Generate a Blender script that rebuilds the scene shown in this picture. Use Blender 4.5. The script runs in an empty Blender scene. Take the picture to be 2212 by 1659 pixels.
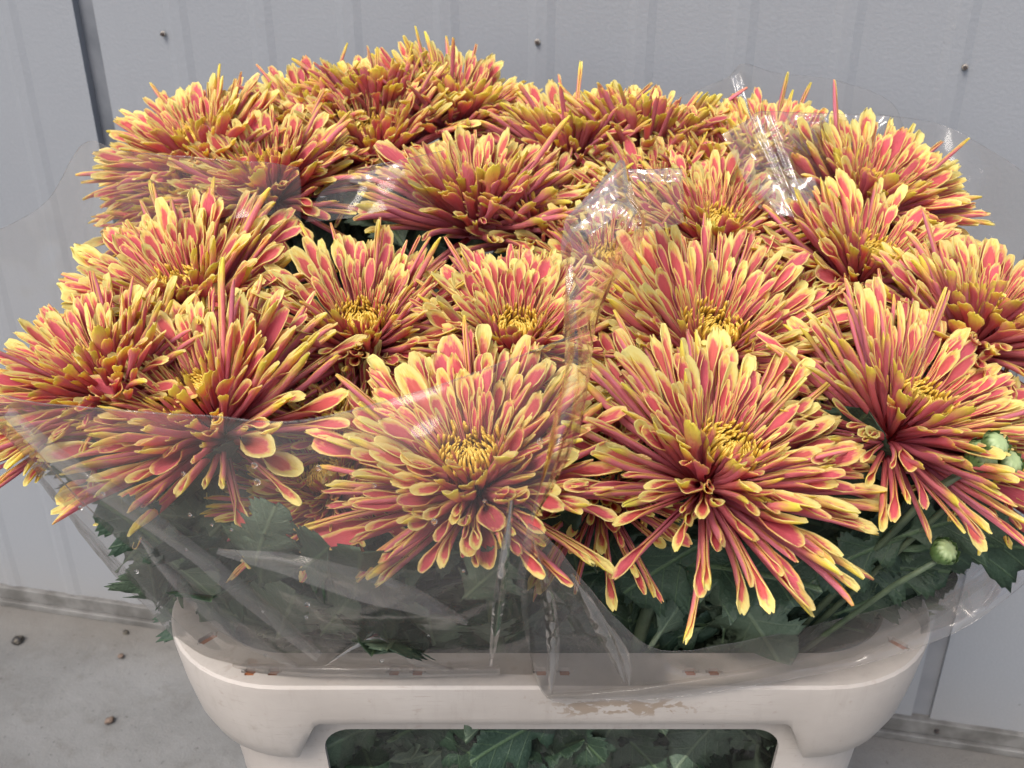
import bpy, bmesh, math, random
from math import sin, cos, pi, radians, sqrt, tan
from mathutils import Vector, Matrix, noise, Quaternion

sc = bpy.context.scene
col = sc.collection
rnd = random.Random(7)

# ------------------------------------------------------------------ camera
PITCH = radians(28.5)
CAM_H = 1.15
cam_data = bpy.data.cameras.new('camera')
cam = bpy.data.objects.new('camera', cam_data)
col.objects.link(cam)
cam.location = (0, 0, CAM_H)
cam.rotation_euler = (pi / 2 - PITCH, 0, 0)
cam_data.sensor_width = 36.0
cam_data.lens = 37.55
cam_data.clip_start = 0.02
cam_data.clip_end = 200
sc.camera = cam
cam_data.dof.use_dof = True
cam_data.dof.focus_distance = 0.66
cam_data.dof.aperture_fstop = 16.0

# ------------------------------------------------------------------ light
SUN_EL, SUN_AZ = radians(54), radians(-152)      # from above, behind the camera, a little to the left
world = bpy.data.worlds.new('World')
sc.world = world
world.use_nodes = True
wt = world.node_tree
wt.nodes.clear()
sky = wt.nodes.new('ShaderNodeTexSky')
sky.sky_type = 'NISHITA'
sky.sun_disc = False
sky.sun_elevation = SUN_EL
sky.sun_rotation = SUN_AZ
sky.air_density = 1.0
sky.dust_density = 4.0
sky.ozone_density = 0.6
bg = wt.nodes.new('ShaderNodeBackground')
bg.inputs['Strength'].default_value = 0.15
wo = wt.nodes.new('ShaderNodeOutputWorld')
wt.links.new(sky.outputs[0], bg.inputs[0])
wt.links.new(bg.outputs[0], wo.inputs[0])
sun_d = bpy.data.lights.new('sun', 'SUN')
sun_d.energy = 1.3
sun_d.angle = radians(24)
sun_d.color = (1.0, 0.965, 0.91)
sun = bpy.data.objects.new('sun', sun_d)
col.objects.link(sun)
sdir = Vector((sin(SUN_AZ) * cos(SUN_EL), cos(SUN_AZ) * cos(SUN_EL), sin(SUN_EL)))
sun.rotation_euler = sdir.to_track_quat('Z', 'Y').to_euler()
sun.location = (0, 0, 5)
sc.view_settings.view_transform = 'Standard'
sc.view_settings.look = 'None'
sc.view_settings.gamma = 1.0
sc.view_settings.exposure = 0.82
sc.cycles.max_bounces = 10
sc.cycles.transparent_max_bounces = 24

# ------------------------------------------------------------------ helpers
FWD = Vector((0, cos(PITCH), -sin(PITCH)))
UPV = Vector((0, sin(PITCH), cos(PITCH)))
FP = 2308.0


def ray(px, py):
    u = (px - 1106) / FP
    v = (py - 829.5) / FP
    return FWD + Vector((u, 0, 0)) - UPV * v


def at(px, py, y):
    """the place y metres in front of the lens along the sight line through a photo point"""
    d = ray(px, py)
    return Vector((0, 0, CAM_H)) + d * (y / d.y)


def tag(o, label=None, cat=None, group=None, kind=None):
    if label: o['label'] = label
    if cat: o['category'] = cat
    if group: o['group'] = group
    if kind: o['kind'] = kind
    return o


def link(name, me, mat=None, parent=None):
    o = bpy.data.objects.new(name, me)
    col.objects.link(o)
    if mat is not None and me is not None and len(me.materials) == 0:
        me.materials.append(mat)
    if parent is not None:
        o.parent = parent
    return o


def empty(name, loc):
    o = bpy.data.objects.new(name, None)
    o.empty_display_size = 0.02
    col.objects.link(o)
    o.location = loc
    return o


def mesh_from(name, verts, faces, smooth=True):
    me = bpy.data.meshes.new(name)
    me.from_pydata([tuple(v) for v in verts], [], faces)
    if smooth:
        me.polygons.foreach_set('use_smooth', [True] * len(me.polygons))
    me.update()
    return me


def box(bm, x0, x1, y0, y1, z0, z1):
    v = [bm.verts.new(p) for p in ((x0, y0, z0), (x1, y0, z0), (x1, y1, z0), (x0, y1, z0),
                                   (x0, y0, z1), (x1, y0, z1), (x1, y1, z1), (x0, y1, z1))]
    for f in ((3, 2, 1, 0), (4, 5, 6, 7), (0, 1, 5, 4), (1, 2, 6, 5), (2, 3, 7, 6), (3, 0, 4, 7)):
        bm.faces.new([v[i] for i in f])


def bm_mesh(name, bm, smooth=False):
    me = bpy.data.meshes.new(name)
    bm.normal_update()
    bm.to_mesh(me)
    bm.free()
    if smooth:
        me.polygons.foreach_set('use_smooth', [True] * len(me.polygons))
    return me


def tube_mesh(name, pts, radii, seg=8, ridged=0.0):
    verts, faces = [], []
    n = len(pts)
    ref = Vector((1, 0, 0.2)).normalized()
    for i, p in enumerate(pts):
        t = (pts[min(i + 1, n - 1)] - pts[max(i - 1, 0)]).normalized()
        a = ref.cross(t)
        if a.length < 1e-4:
            a = Vector((0, 1, 0)).cross(t)
        a.normalize()
        b = t.cross(a)
        for k in range(seg):
            th = 2 * pi * k / seg
            r = radii[i] * (1 + ridged * (1 if k % 2 else -1))
            verts.append(p + a * cos(th) * r + b * sin(th) * r)
    for i in range(n - 1):
        for k in range(seg):
            k2 = (k + 1) % seg
            faces.append((i * seg + k, i * seg + k2, (i + 1) * seg + k2, (i + 1) * seg + k))
    faces.append(tuple(range(seg))[::-1])
    faces.append(tuple((n - 1) * seg + k for k in range(seg)))
    return mesh_from(name, verts, faces)


def sstep(a, b, x):
    t = max(0.0, min(1.0, (x - a) / (b - a)))
    return t * t * (3 - 2 * t)


# ------------------------------------------------------------------ node helpers
def new_mat(name):
    m = bpy.data.materials.new(name)
    m.use_nodes = True
    nt = m.node_tree
    nt.nodes.clear()
    out = nt.nodes.new('ShaderNodeOutputMaterial')
    return m, nt, out


def N(nt, typ, **kw):
    n = nt.nodes.new(typ)
    for k, v in kw.items():
        if hasattr(n, k):
            setattr(n, k, v)
    return n


def val(nt, sock_or, node, idx):
    if isinstance(sock_or, (int, float)):
        node.inputs[idx].default_value = sock_or
    else:
        nt.links.new(sock_or, node.inputs[idx])


def M(nt, op, a, b=0.0, c=0.0, clamp=False):
    n = nt.nodes.new('ShaderNodeMath')
    n.operation = op
    n.use_clamp = clamp
    val(nt, a, n, 0); val(nt, b, n, 1); val(nt, c, n, 2)
    return n.outputs[0]


def ss(nt, x, a, b):
    n = nt.nodes.new('ShaderNodeMapRange')
    n.interpolation_type = 'SMOOTHSTEP'
    val(nt, x, n, 0)
    n.inputs[1].default_value = a
    n.inputs[2].default_value = b
    return n.outputs[0]


def mixc(nt, f, a, b, mode='MIX'):
    n = nt.nodes.new('ShaderNodeMix')
    n.data_type = 'RGBA'
    n.blend_type = mode
    val(nt, f, n, 0)
    for s, i in ((a, 6), (b, 7)):
        if isinstance(s, (tuple, list)):
            n.inputs[i].default_value = (*s[:3], 1)
        else:
            nt.links.new(s, n.inputs[i])
    return n.outputs[2]


def noise_tex(nt, vec, scale, detail=4, rough=0.55, dist=0.0):
    n = nt.nodes.new('ShaderNodeTexNoise')
    if vec is not None:
        nt.links.new(vec, n.inputs['Vector'])
    n.inputs['Scale'].default_value = scale
    n.inputs['Detail'].default_value = detail
    n.inputs['Roughness'].default_value = rough
    n.inputs['Distortion'].default_value = dist
    return n.outputs['Fac']


def mapping(nt, vec, scale=(1, 1, 1), loc=(0, 0, 0)):
    n = nt.nodes.new('ShaderNodeMapping')
    nt.links.new(vec, n.inputs[0])
    n.inputs['Scale'].default_value = scale
    n.inputs['Location'].default_value = loc
    return n.outputs[0]


def bump(nt, h, strength, dist):
    n = nt.nodes.new('ShaderNodeBump')
    n.inputs['Strength'].default_value = strength
    n.inputs['Distance'].default_value = dist
    nt.links.new(h, n.inputs['Height'])
    return n.outputs[0]


# ------------------------------------------------------------------ materials
def petal_material(name, y0, y1, f0, f1, rose):
    m, nt, out = new_mat(name)
    uvn = N(nt, 'ShaderNodeUVMap')
    sep = N(nt, 'ShaderNodeSeparateXYZ')
    nt.links.new(uvn.outputs[0], sep.inputs[0])
    U, V = sep.outputs[0], sep.outputs[1]
    back = M(nt, 'GREATER_THAN', U, 1.5)
    u0 = M(nt, 'SUBTRACT', U, M(nt, 'MULTIPLY', back, 2.0))
    across = M(nt, 'ABSOLUTE', M(nt, 'SUBTRACT', M(nt, 'MULTIPLY', u0, 2.0), 1.0))
    info = N(nt, 'ShaderNodeObjectInfo')
    tc = N(nt, 'ShaderNodeTexCoord')
    R = info.outputs['Random']
    wob = noise_tex(nt, mapping(nt, tc.outputs['Object'], (6, 14, 14)), 2.0, 2)
    wob = M(nt, 'MULTIPLY', M(nt, 'SUBTRACT', wob, 0.5), 0.22)
    v1 = M(nt, 'ADD', V, wob)
    # inner face: rose heart inside a yellow margin
    tipd = M(nt, 'MULTIPLY', M(nt, 'MAXIMUM', M(nt, 'SUBTRACT', v1, 0.74), 0.0), 3.9)
    e = M(nt, 'SQRT', M(nt, 'ADD', M(nt, 'POWER', across, 2.0), M(nt, 'POWER', tipd, 2.0)))
    e = M(nt, 'ADD', e, M(nt, 'MULTIPLY', M(nt, 'SUBTRACT', R, 0.5), 0.40))
    fy = M(nt, 'MULTIPLY', ss(nt, e, f0, f1), ss(nt, V, 0.28, 0.6))
    # outer face: rose to yellow along its length
    vb = M(nt, 'ADD', v1, M(nt, 'MULTIPLY', M(nt, 'SUBTRACT', R, 0.5), 0.22))
    by = ss(nt, vb, y0, y1)
    by = M(nt, 'MAXIMUM', by, M(nt, 'MULTIPLY', ss(nt, across, 0.72, 1.0), ss(nt, V, 0.45, 0.75)))
    yel = mixc(nt, ss(nt, e, 0.70, 1.1), (0.84, 0.60, 0.09), (0.92, 0.80, 0.33))
    rose_f = mixc(nt, ss(nt, V, 0.2, 0.8), (0.44, 0.03, 0.046), (0.72, 0.15, 0.16))
    rose_b = mixc(nt, ss(nt, V, 0.05, 0.6), (0.54, 0.045, 0.066), rose)  # deep red at the base: partly pigment, partly painted shade
    streak = noise_tex(nt, mapping(nt, tc.outputs['Object'], (1.2, 60, 60)), 1.5, 3)
    rose_b = mixc(nt, M(nt, 'MULTIPLY', ss(nt, streak, 0.45, 0.75), 0.35), rose_b, (0.82, 0.42, 0.47))
    rose_f = mixc(nt, M(nt, 'MULTIPLY', ss(nt, streak, 0.45, 0.75), 0.3), rose_f, (0.84, 0.26, 0.25))
    peach = (0.86, 0.43, 0.27)
    cf = mixc(nt, ss(nt, fy, 0.0, 0.55), rose_f, mixc(nt, ss(nt, fy, 0.35, 1.0), peach, yel))
    ybk = mixc(nt, ss(nt, V, 0.8, 1.0), (0.86, 0.56, 0.17), (0.88, 0.73, 0.12))
    cb = mixc(nt, ss(nt, by, 0.0, 0.55), rose_b, mixc(nt, ss(nt, by, 0.35, 1.0), (0.85, 0.42, 0.22), ybk))
    c = mixc(nt, back, cf, cb)
    hsv = N(nt, 'ShaderNodeHueSaturation')
    nt.links.new(c, hsv.inputs['Color'])
    nt.links.new(M(nt, 'ADD', 0.5, M(nt, 'MULTIPLY', M(nt, 'SUBTRACT', R, 0.5), 0.022)), hsv.inputs['Hue'])
    r2 = M(nt, 'FRACT', M(nt, 'MULTIPLY', R, 7.31))
    nt.links.new(M(nt, 'ADD', 0.88, M(nt, 'MULTIPLY', r2, 0.24)), hsv.inputs['Value'])
    hsv.inputs['Saturation'].default_value = 1.0
    c = hsv.outputs[0]
    p = N(nt, 'ShaderNodeBsdfPrincipled')
    nt.links.new(c, p.inputs['Base Color'])
    p.inputs['Roughness'].default_value = 0.5
    p.inputs['Specular IOR Level'].default_value = 0.3
    nt.links.new(bump(nt, streak, 0.35, 0.05), p.inputs['Normal'])
    tr = N(nt, 'ShaderNodeBsdfTranslucent')
    nt.links.new(c, tr.inputs[0])
    mx = N(nt, 'ShaderNodeMixShader')
    mx.inputs[0].default_value = 0.42
    nt.links.new(p.outputs[0], mx.inputs[1]); nt.links.new(tr.outputs[0], mx.inputs[2])
    nt.links.new(mx.outputs[0], out.inputs[0])
    return m


def floret_material():
    m, nt, out = new_mat('floret')
    uvn = N(nt, 'ShaderNodeUVMap')
    sep = N(nt, 'ShaderNodeSeparateXYZ')
    nt.links.new(uvn.outputs[0], sep.inputs[0])
    V = sep.outputs[1]
    c = mixc(nt, ss(nt, V, 0.72, 0.97), (0.13, 0.008, 0.010), (0.60, 0.35, 0.035))
    c = mixc(nt, ss(nt, V, 0.9, 1.0), c, (0.70, 0.50, 0.09))
    p = N(nt, 'ShaderNodeBsdfPrincipled')
    nt.links.new(c, p.inputs['Base Color'])
    p.inputs['Roughness'].default_value = 0.45
    nt.links.new(p.outputs[0], out.inputs[0])
    return m


def leaf_material():
    m, nt, out = new_mat('leaf')
    uvn = N(nt, 'ShaderNodeUVMap')
    sep = N(nt, 'ShaderNodeSeparateXYZ')
    nt.links.new(uvn.outputs[0], sep.inputs[0])
    U, V = sep.outputs[0], sep.outputs[1]
    back = M(nt, 'GREATER_THAN', U, 1.5)
    u0 = M(nt, 'SUBTRACT', U, M(nt, 'MULTIPLY', back, 2.0))
    ac = M(nt, 'ABSOLUTE', M(nt, 'SUBTRACT', u0, 0.5))
    info = N(nt, 'ShaderNodeObjectInfo')
    tc = N(nt, 'ShaderNodeTexCoord')
    n1 = noise_tex(nt, tc.outputs['Object'], 40, 4)
    mid = M(nt, 'SUBTRACT', 1.0, ss(nt, ac, 0.006, 0.022))
    # side veins run outwards and forwards
    w = M(nt, 'FRACT', M(nt, 'MULTIPLY', M(nt, 'SUBTRACT', V, M(nt, 'MULTIPLY', ac, 0.9)), 6.0))
    vein = M(nt, 'SUBTRACT', 1.0, ss(nt, M(nt, 'ABSOLUTE', M(nt, 'SUBTRACT', w, 0.5)), 0.02, 0.07))
    vn = M(nt, 'MAXIMUM', mid, M(nt, 'MULTIPLY', vein, 0.45))
    top = mixc(nt, n1, (0.014, 0.033, 0.022), (0.035, 0.066, 0.042))
    top = mixc(nt, M(nt, 'MULTIPLY', vn, 0.6), top, (0.10, 0.16, 0.075))
    und = mixc(nt, n1, (0.060, 0.095, 0.062), (0.098, 0.135, 0.092))
    und = mixc(nt, M(nt, 'MULTIPLY', vn, 0.55), und, (0.19, 0.24, 0.15))
    c = mixc(nt, back, top, und)
    c = mixc(nt, M(nt, 'MULTIPLY', info.outputs['Random'], 0.3), c, (0.05, 0.07, 0.03))
    p = N(nt, 'ShaderNodeBsdfPrincipled')
    nt.links.new(c, p.inputs['Base Color'])
    p.inputs['Roughness'].default_value = 0.5
    p.inputs['Specular IOR Level'].default_value = 0.35
    nt.links.new(bump(nt, M(nt, 'ADD', M(nt, 'MULTIPLY', vn, -0.6), n1), 0.5, 0.002), p.inputs['Normal'])
    nt.links.new(p.outputs[0], out.inputs[0])
    return m


def simple_mat(name, c1, c2, scale, rough=0.6, bumps=0.2, bdist=0.002, spec=0.4):
    m, nt, out = new_mat(name)
    tc = N(nt, 'ShaderNodeTexCoord')
    f = noise_tex(nt, tc.outputs['Object'], scale, 5)
    p = N(nt, 'ShaderNodeBsdfPrincipled')
    nt.links.new(mixc(nt, ss(nt, f, 0.3, 0.7), c1, c2), p.inputs['Base Color'])
    p.inputs['Roughness'].default_value = rough
    p.inputs['Specular IOR Level'].default_value = spec
    nt.links.new(bump(nt, f, bumps, bdist), p.inputs['Normal'])
    nt.links.new(p.outputs[0], out.inputs[0])
    return m


def film_material(name, haze, gloss, bscale, bstr, tint=(0.96, 0.955, 0.95)):
    m, nt, out = new_mat(name)
    tc = N(nt, 'ShaderNodeTexCoord')
    h = noise_tex(nt, mapping(nt, tc.outputs['Object'], (1.0, 1.0, 0.45)), bscale, 3, 0.5, 0.8)
    h2 = noise_tex(nt, tc.outputs['Object'], bscale * 0.3, 2)
    nrm = bump(nt, M(nt, 'ADD', h, M(nt, 'MULTIPLY', h2, 2.5)), bstr, 0.01)
    tr = N(nt, 'ShaderNodeBsdfTransparent')
    tr.inputs[0].default_value = (*tint, 1)
    df = N(nt, 'ShaderNodeBsdfDiffuse'); df.inputs[0].default_value = (0.8, 0.77, 0.74, 1)
    tl = N(nt, 'ShaderNodeBsdfTranslucent'); tl.inputs[0].default_value = (0.8, 0.77, 0.74, 1)
    mil = N(nt, 'ShaderNodeMixShader'); mil.inputs[0].default_value = 0.5
    nt.links.new(df.outputs[0], mil.inputs[1]); nt.links.new(tl.outputs[0], mil.inputs[2])
    m1 = N(nt, 'ShaderNodeMixShader')
    lw = N(nt, 'ShaderNodeLayerWeight'); lw.inputs['Blend'].default_value = 0.22
    hz = M(nt, 'ADD', haze * 0.7, M(nt, 'MULTIPLY', lw.outputs['Facing'], haze * 2.2))
    hz = M(nt, 'MULTIPLY', hz, M(nt, 'ADD', 0.55, M(nt, 'MULTIPLY', h2, 0.9)))
    nt.links.new(hz, m1.inputs[0])
    nt.links.new(tr.outputs[0], m1.inputs[1]); nt.links.new(mil.outputs[0], m1.inputs[2])
    gl = N(nt, 'ShaderNodeBsdfGlossy')
    gl.inputs['Roughness'].default_value = 0.08
    nt.links.new(nrm, gl.inputs['Normal'])
    fr = N(nt, 'ShaderNodeFresnel'); fr.inputs['IOR'].default_value = 1.48
    nt.links.new(nrm, fr.inputs['Normal'])
    m2 = N(nt, 'ShaderNodeMixShader')
    nt.links.new(M(nt, 'MULTIPLY', fr.outputs[0], gloss, clamp=True), m2.inputs[0])
    nt.links.new(m1.outputs[0], m2.inputs[1]); nt.links.new(gl.outputs[0], m2.inputs[2])
    nt.links.new(m2.outputs[0], out.inputs[0])
    return m


def wall_material():
    m, nt, out = new_mat('painted_metal')
    tc = N(nt, 'ShaderNodeTexCoord')
    P = tc.outputs['Object']
    cloud = noise_tex(nt, mapping(nt, P, (1.5, 1.5, 1.0)), 2.2, 4)
    scr = noise_tex(nt, mapping(nt, P, (3, 3, 60)), 4, 4, 0.7)
    fine = noise_tex(nt, P, 260, 3)
    spots = noise_tex(nt, P, 55, 2, 0.4)
    c = mixc(nt, cloud, (0.203, 0.215, 0.234), (0.238, 0.252, 0.270))
    c = mixc(nt, M(nt, 'MULTIPLY', ss(nt, scr, 0.62, 0.8), 0.25), c, (0.33, 0.35, 0.375))
    c = mixc(nt, M(nt, 'MULTIPLY', ss(nt, fine, 0.4, 0.8), 0.15), c, (0.30, 0.31, 0.33))
    c = mixc(nt, M(nt, 'MULTIPLY', ss(nt, spots, 0.79, 0.83), 0.7), c, (0.08, 0.08, 0.09))
    runs = noise_tex(nt, mapping(nt, P, (26, 26, 1.1)), 2.0, 5, 0.65)
    c = mixc(nt, M(nt, 'MULTIPLY', ss(nt, runs, 0.55, 0.8), 0.22), c, (0.17, 0.175, 0.19))
    sp = N(nt, 'ShaderNodeSeparateXYZ'); nt.links.new(P, sp.inputs[0])
    dirt = M(nt, 'MULTIPLY', M(nt, 'SUBTRACT', 1.0, ss(nt, sp.outputs[2], 0.02, 0.16)), noise_tex(nt, P, 14, 5))
    c = mixc(nt, M(nt, 'MULTIPLY', dirt, 0.5), c, (0.24, 0.22, 0.19))
    p = N(nt, 'ShaderNodeBsdfPrincipled')
    nt.links.new(c, p.inputs['Base Color'])
    p.inputs['Roughness'].default_value = 0.42
    p.inputs['Specular IOR Level'].default_value = 0.4
    nt.links.new(bump(nt, M(nt, 'ADD', fine, M(nt, 'MULTIPLY', cloud, 4)), 0.12, 0.004), p.inputs['Normal'])
    nt.links.new(p.outputs[0], out.inputs[0])
    return m


def concrete_material():
    m, nt, out = new_mat('concrete')
    tc = N(nt, 'ShaderNodeTexCoord')
    P = tc.outputs['Object']
    big = noise_tex(nt, P, 3.0, 6, 0.65)
    mid = noise_tex(nt, P, 22, 6, 0.7)
    grit = noise_tex(nt, P, 320, 3, 0.7)
    pit = noise_tex(nt, P, 95, 3, 0.6)
    c = mixc(nt, ss(nt, big, 0.3, 0.7), (0.098, 0.098, 0.094), (0.172, 0.175, 0.173))
    c = mixc(nt, M(nt, 'MULTIPLY', ss(nt, mid, 0.5, 0.72), 0.55), c, (0.095, 0.09, 0.08))
    c = mixc(nt, M(nt, 'MULTIPLY', ss(nt, grit, 0.45, 0.75), 0.3), c, (0.22, 0.222, 0.22))
    c = mixc(nt, M(nt, 'MULTIPLY', ss(nt, pit, 0.64, 0.71), 0.7), c, (0.06, 0.055, 0.05))
    st2 = noise_tex(nt, P, 9, 7, 0.75, 0.5)
    c = mixc(nt, M(nt, 'MULTIPLY', ss(nt, st2, 0.55, 0.7), 0.4), c, (0.10, 0.095, 0.088))
    c = mixc(nt, M(nt, 'MULTIPLY', ss(nt, st2, 0.45, 0.3), 0.3), c, (0.23, 0.233, 0.23))
    # grime plus painted-in shade along the foot of the wall
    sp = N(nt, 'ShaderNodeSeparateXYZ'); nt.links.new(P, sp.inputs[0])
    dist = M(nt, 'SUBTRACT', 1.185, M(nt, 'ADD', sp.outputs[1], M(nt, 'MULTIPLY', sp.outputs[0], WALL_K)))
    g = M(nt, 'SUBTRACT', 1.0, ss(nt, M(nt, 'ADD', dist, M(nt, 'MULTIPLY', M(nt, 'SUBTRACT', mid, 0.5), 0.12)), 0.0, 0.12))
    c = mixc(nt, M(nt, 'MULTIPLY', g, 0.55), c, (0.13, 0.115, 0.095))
    p = N(nt, 'ShaderNodeBsdfPrincipled')
    nt.links.new(c, p.inputs['Base Color'])
    p.inputs['Roughness'].default_value = 0.85
    nt.links.new(bump(nt, M(nt, 'ADD', grit, M(nt, 'MULTIPLY', mid, 2)), 0.5, 0.003), p.inputs['Normal'])
    nt.links.new(p.outputs[0], out.inputs[0])
    return m


def bucket_material():
    m, nt, out = new_mat('cream_plastic')
    tc = N(nt, 'ShaderNodeTexCoord')
    P = tc.outputs['Object']
    n1 = noise_tex(nt, P, 9, 5, 0.6)
    n2 = noise_tex(nt, mapping(nt, P, (8, 8, 60)), 5, 4, 0.7)
    sc_ = noise_tex(nt, P, 130, 4, 0.6)
    c = mixc(nt, ss(nt, n1, 0.3, 0.7), (0.345, 0.312, 0.282), (0.405, 0.372, 0.34))
    c = mixc(nt, M(nt, 'MULTIPLY', ss(nt, n2, 0.6, 0.8), 0.25), c, (0.45, 0.37, 0.31))
    c = mixc(nt, M(nt, 'MULTIPLY', ss(nt, sc_, 0.63, 0.72), 0.4), c, (0.27, 0.22, 0.18))
    scuff = noise_tex(nt, mapping(nt, P, (5, 5, 90)), 9, 3, 0.7)
    c = mixc(nt, M(nt, 'MULTIPLY', M(nt, 'MULTIPLY', ss(nt, scuff, 0.6, 0.68), ss(nt, n1, 0.42, 0.58)), 0.55), c, (0.27, 0.23, 0.195))
    strk = noise_tex(nt, mapping(nt, P, (38, 38, 3)), 3, 4, 0.65)
    c = mixc(nt, M(nt, 'MULTIPLY', ss(nt, strk, 0.52, 0.75), 0.35), c, (0.27, 0.24, 0.205))
    blot = noise_tex(nt, P, 24, 6, 0.7)
    c = mixc(nt, M(nt, 'MULTIPLY', ss(nt, blot, 0.60, 0.72), 0.4), c, (0.25, 0.215, 0.18))
    # rubbed brown residue right of the middle of the front band
    sp = N(nt, 'ShaderNodeSeparateXYZ'); nt.links.new(P, sp.inputs[0])
    bx = ss(nt, M(nt, 'ABSOLUTE', M(nt, 'SUBTRACT', sp.outputs[0], 0.075)), 0.062, 0.03)
    bz = ss(nt, M(nt, 'ABSOLUTE', M(nt, 'SUBTRACT', sp.outputs[2], 0.6235)), 0.012, 0.004)
    fr = M(nt, 'LESS_THAN', sp.outputs[1], 0.56)
    res = noise_tex(nt, mapping(nt, P, (1, 1, 1.6)), 75, 5, 0.62, 0.6)
    thr = M(nt, 'ADD', res, M(nt, 'MULTIPLY', M(nt, 'MULTIPLY', bx, bz), 0.16))
    rm = M(nt, 'MULTIPLY', M(nt, 'MULTIPLY', ss(nt, thr, 0.62, 0.645), fr), M(nt, 'MULTIPLY', bx, bz, clamp=True))
    c = mixc(nt, M(nt, 'MULTIPLY', rm, 0.85), c, (0.24, 0.185, 0.135))
    # grey dust on upward faces of the rim
    geo = N(nt, 'ShaderNodeNewGeometry')
    sn = N(nt, 'ShaderNodeSeparateXYZ'); nt.links.new(geo.outputs['Normal'], sn.inputs[0])
    dust = M(nt, 'MULTIPLY', ss(nt, sn.outputs[2], 0.8, 1.0), ss(nt, noise_tex(nt, P, 60, 5, 0.7), 0.35, 0.7))
    c = mixc(nt, M(nt, 'MULTIPLY', dust, 0.6), c, (0.33, 0.31, 0.28))
    p = N(nt, 'ShaderNodeBsdfPrincipled')
    nt.links.new(c, p.inputs['Base Color'])
    p.inputs['Roughness'].default_value = 0.48
    p.inputs['Specular IOR Level'].default_value = 0.4
    p.inputs['Subsurface Weight'].default_value = 0.0
    nt.links.new(bump(nt, M(nt, 'ADD', sc_, M(nt, 'MULTIPLY', n2, 0.8)), 0.12, 0.002), p.inputs['Normal'])
    nt.links.new(p.outputs[0], out.inputs[0])
    return m


WALL_K = tan(radians(11.7))
M_PETAL = petal_material('petal', 0.76, 1.0, 0.60, 0.96, (0.80, 0.22, 0.245))
M_PETAL_LONG = petal_material('petal_outer', 0.81, 1.02, 0.68, 1.02, (0.80, 0.255, 0.30))
M_FLORET = floret_material()
M_LEAF = leaf_material()
M_STEM = simple_mat('stem', (0.05, 0.075, 0.045), (0.10, 0.13, 0.075), 60, 0.55)
M_BUD, nt, out = new_mat('bud')
_tc = N(nt, 'ShaderNodeTexCoord'); _sp = N(nt, 'ShaderNodeSeparateXYZ'); nt.links.new(_tc.outputs['Object'], _sp.inputs[0])
_r = M(nt, 'SQRT', M(nt, 'ADD', M(nt, 'POWER', _sp.outputs[0], 2.0), M(nt, 'POWER', _sp.outputs[1], 2.0)))
_c = mixc(nt, ss(nt, M(nt, 'SUBTRACT', _sp.outputs[2], M(nt, 'MULTIPLY', _r, 0.45)), -0.25, 0.35), (0.05, 0.10, 0.03), (0.34, 0.42, 0.21))
_c = mixc(nt, M(nt, 'MULTIPLY', noise_tex(nt, _tc.outputs['Object'], 6, 4), 0.4), _c, (0.14, 0.22, 0.06))
_p = N(nt, 'ShaderNodeBsdfPrincipled'); nt.links.new(_c, _p.inputs['Base Color']); _p.inputs['Roughness'].default_value = 0.5
nt.links.new(_p.outputs[0], out.inputs[0])
M_WALL = wall_material()
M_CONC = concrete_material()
M_PLASTIC = bucket_material()
M_STRIP = simple_mat('weathered_zinc', (0.075, 0.085, 0.10), (0.15, 0.16, 0.18), 14, 0.5)
M_STRIP2 = simple_mat('grey_trim', (0.15, 0.157, 0.172), (0.19, 0.197, 0.21), 14, 0.5)
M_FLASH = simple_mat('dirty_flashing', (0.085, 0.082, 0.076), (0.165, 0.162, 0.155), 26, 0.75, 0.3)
M_SCREW = simple_mat('rusty_screw', (0.02, 0.025, 0.03), (0.07, 0.05, 0.04), 300, 0.4)
M_WASHER = simple_mat('stained_washer', (0.18, 0.15, 0.12), (0.34, 0.32, 0.29), 200, 0.5)
M_SLOT = simple_mat('red_brown_plastic', (0.20, 0.065, 0.025), (0.30, 0.11, 0.05), 60, 0.6)
M_DEBRIS = simple_mat('dry_debris', (0.05, 0.035, 0.03), (0.22, 0.16, 0.12), 90, 0.8)
M_DARKDEB = simple_mat('black_scrap', (0.015, 0.015, 0.018), (0.10, 0.085, 0.06), 140, 0.5)
M_FILM = film_material('clear_film', 0.058, 0.5, 12, 0.12, (0.945, 0.93, 0.91))
M_FILM_CR = film_material('crinkled_film', 0.085, 1.3, 34, 0.4)
M_HEM = film_material('film_edge', 0.22, 2.0, 60, 0.3)
M_BAND = film_material('doubled_film', 0.13, 0.8, 14, 0.15, (0.90, 0.88, 0.86))
M_GLOSS = film_material('taut_film', 0.07, 2.2, 20, 0.2)
M_INNER = film_material('inner_film', 0.022, 0.9, 30, 0.3)

# ------------------------------------------------------------------ setting
bm = bmesh.new()
bmesh.ops.create_grid(bm, x_segments=8, y_segments=8, size=12)
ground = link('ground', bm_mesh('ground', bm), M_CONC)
tag(ground, kind='structure')

# wall: local x runs along it, local y points away from the camera
WALL_D = 1.2
wall = empty('metal_wall', (0, WALL_D, 0))
wall.rotation_euler = (0, 0, -math.atan(WALL_K))
tag(wall, 'grey ribbed sheet metal wall standing behind the flowers', 'wall')
winv = Matrix.Translation((0, WALL_D, 0)) @ Matrix.Rotation(-math.atan(WALL_K), 4, 'Z')
winv_i = winv.inverted()


def wall_pt(px, py):
    d = winv_i.to_3x3() @ ray(px, py)
    o = winv_i @ Vector((0, 0, CAM_H))
    t = -o.y / d.y
    return o + d * t


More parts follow.
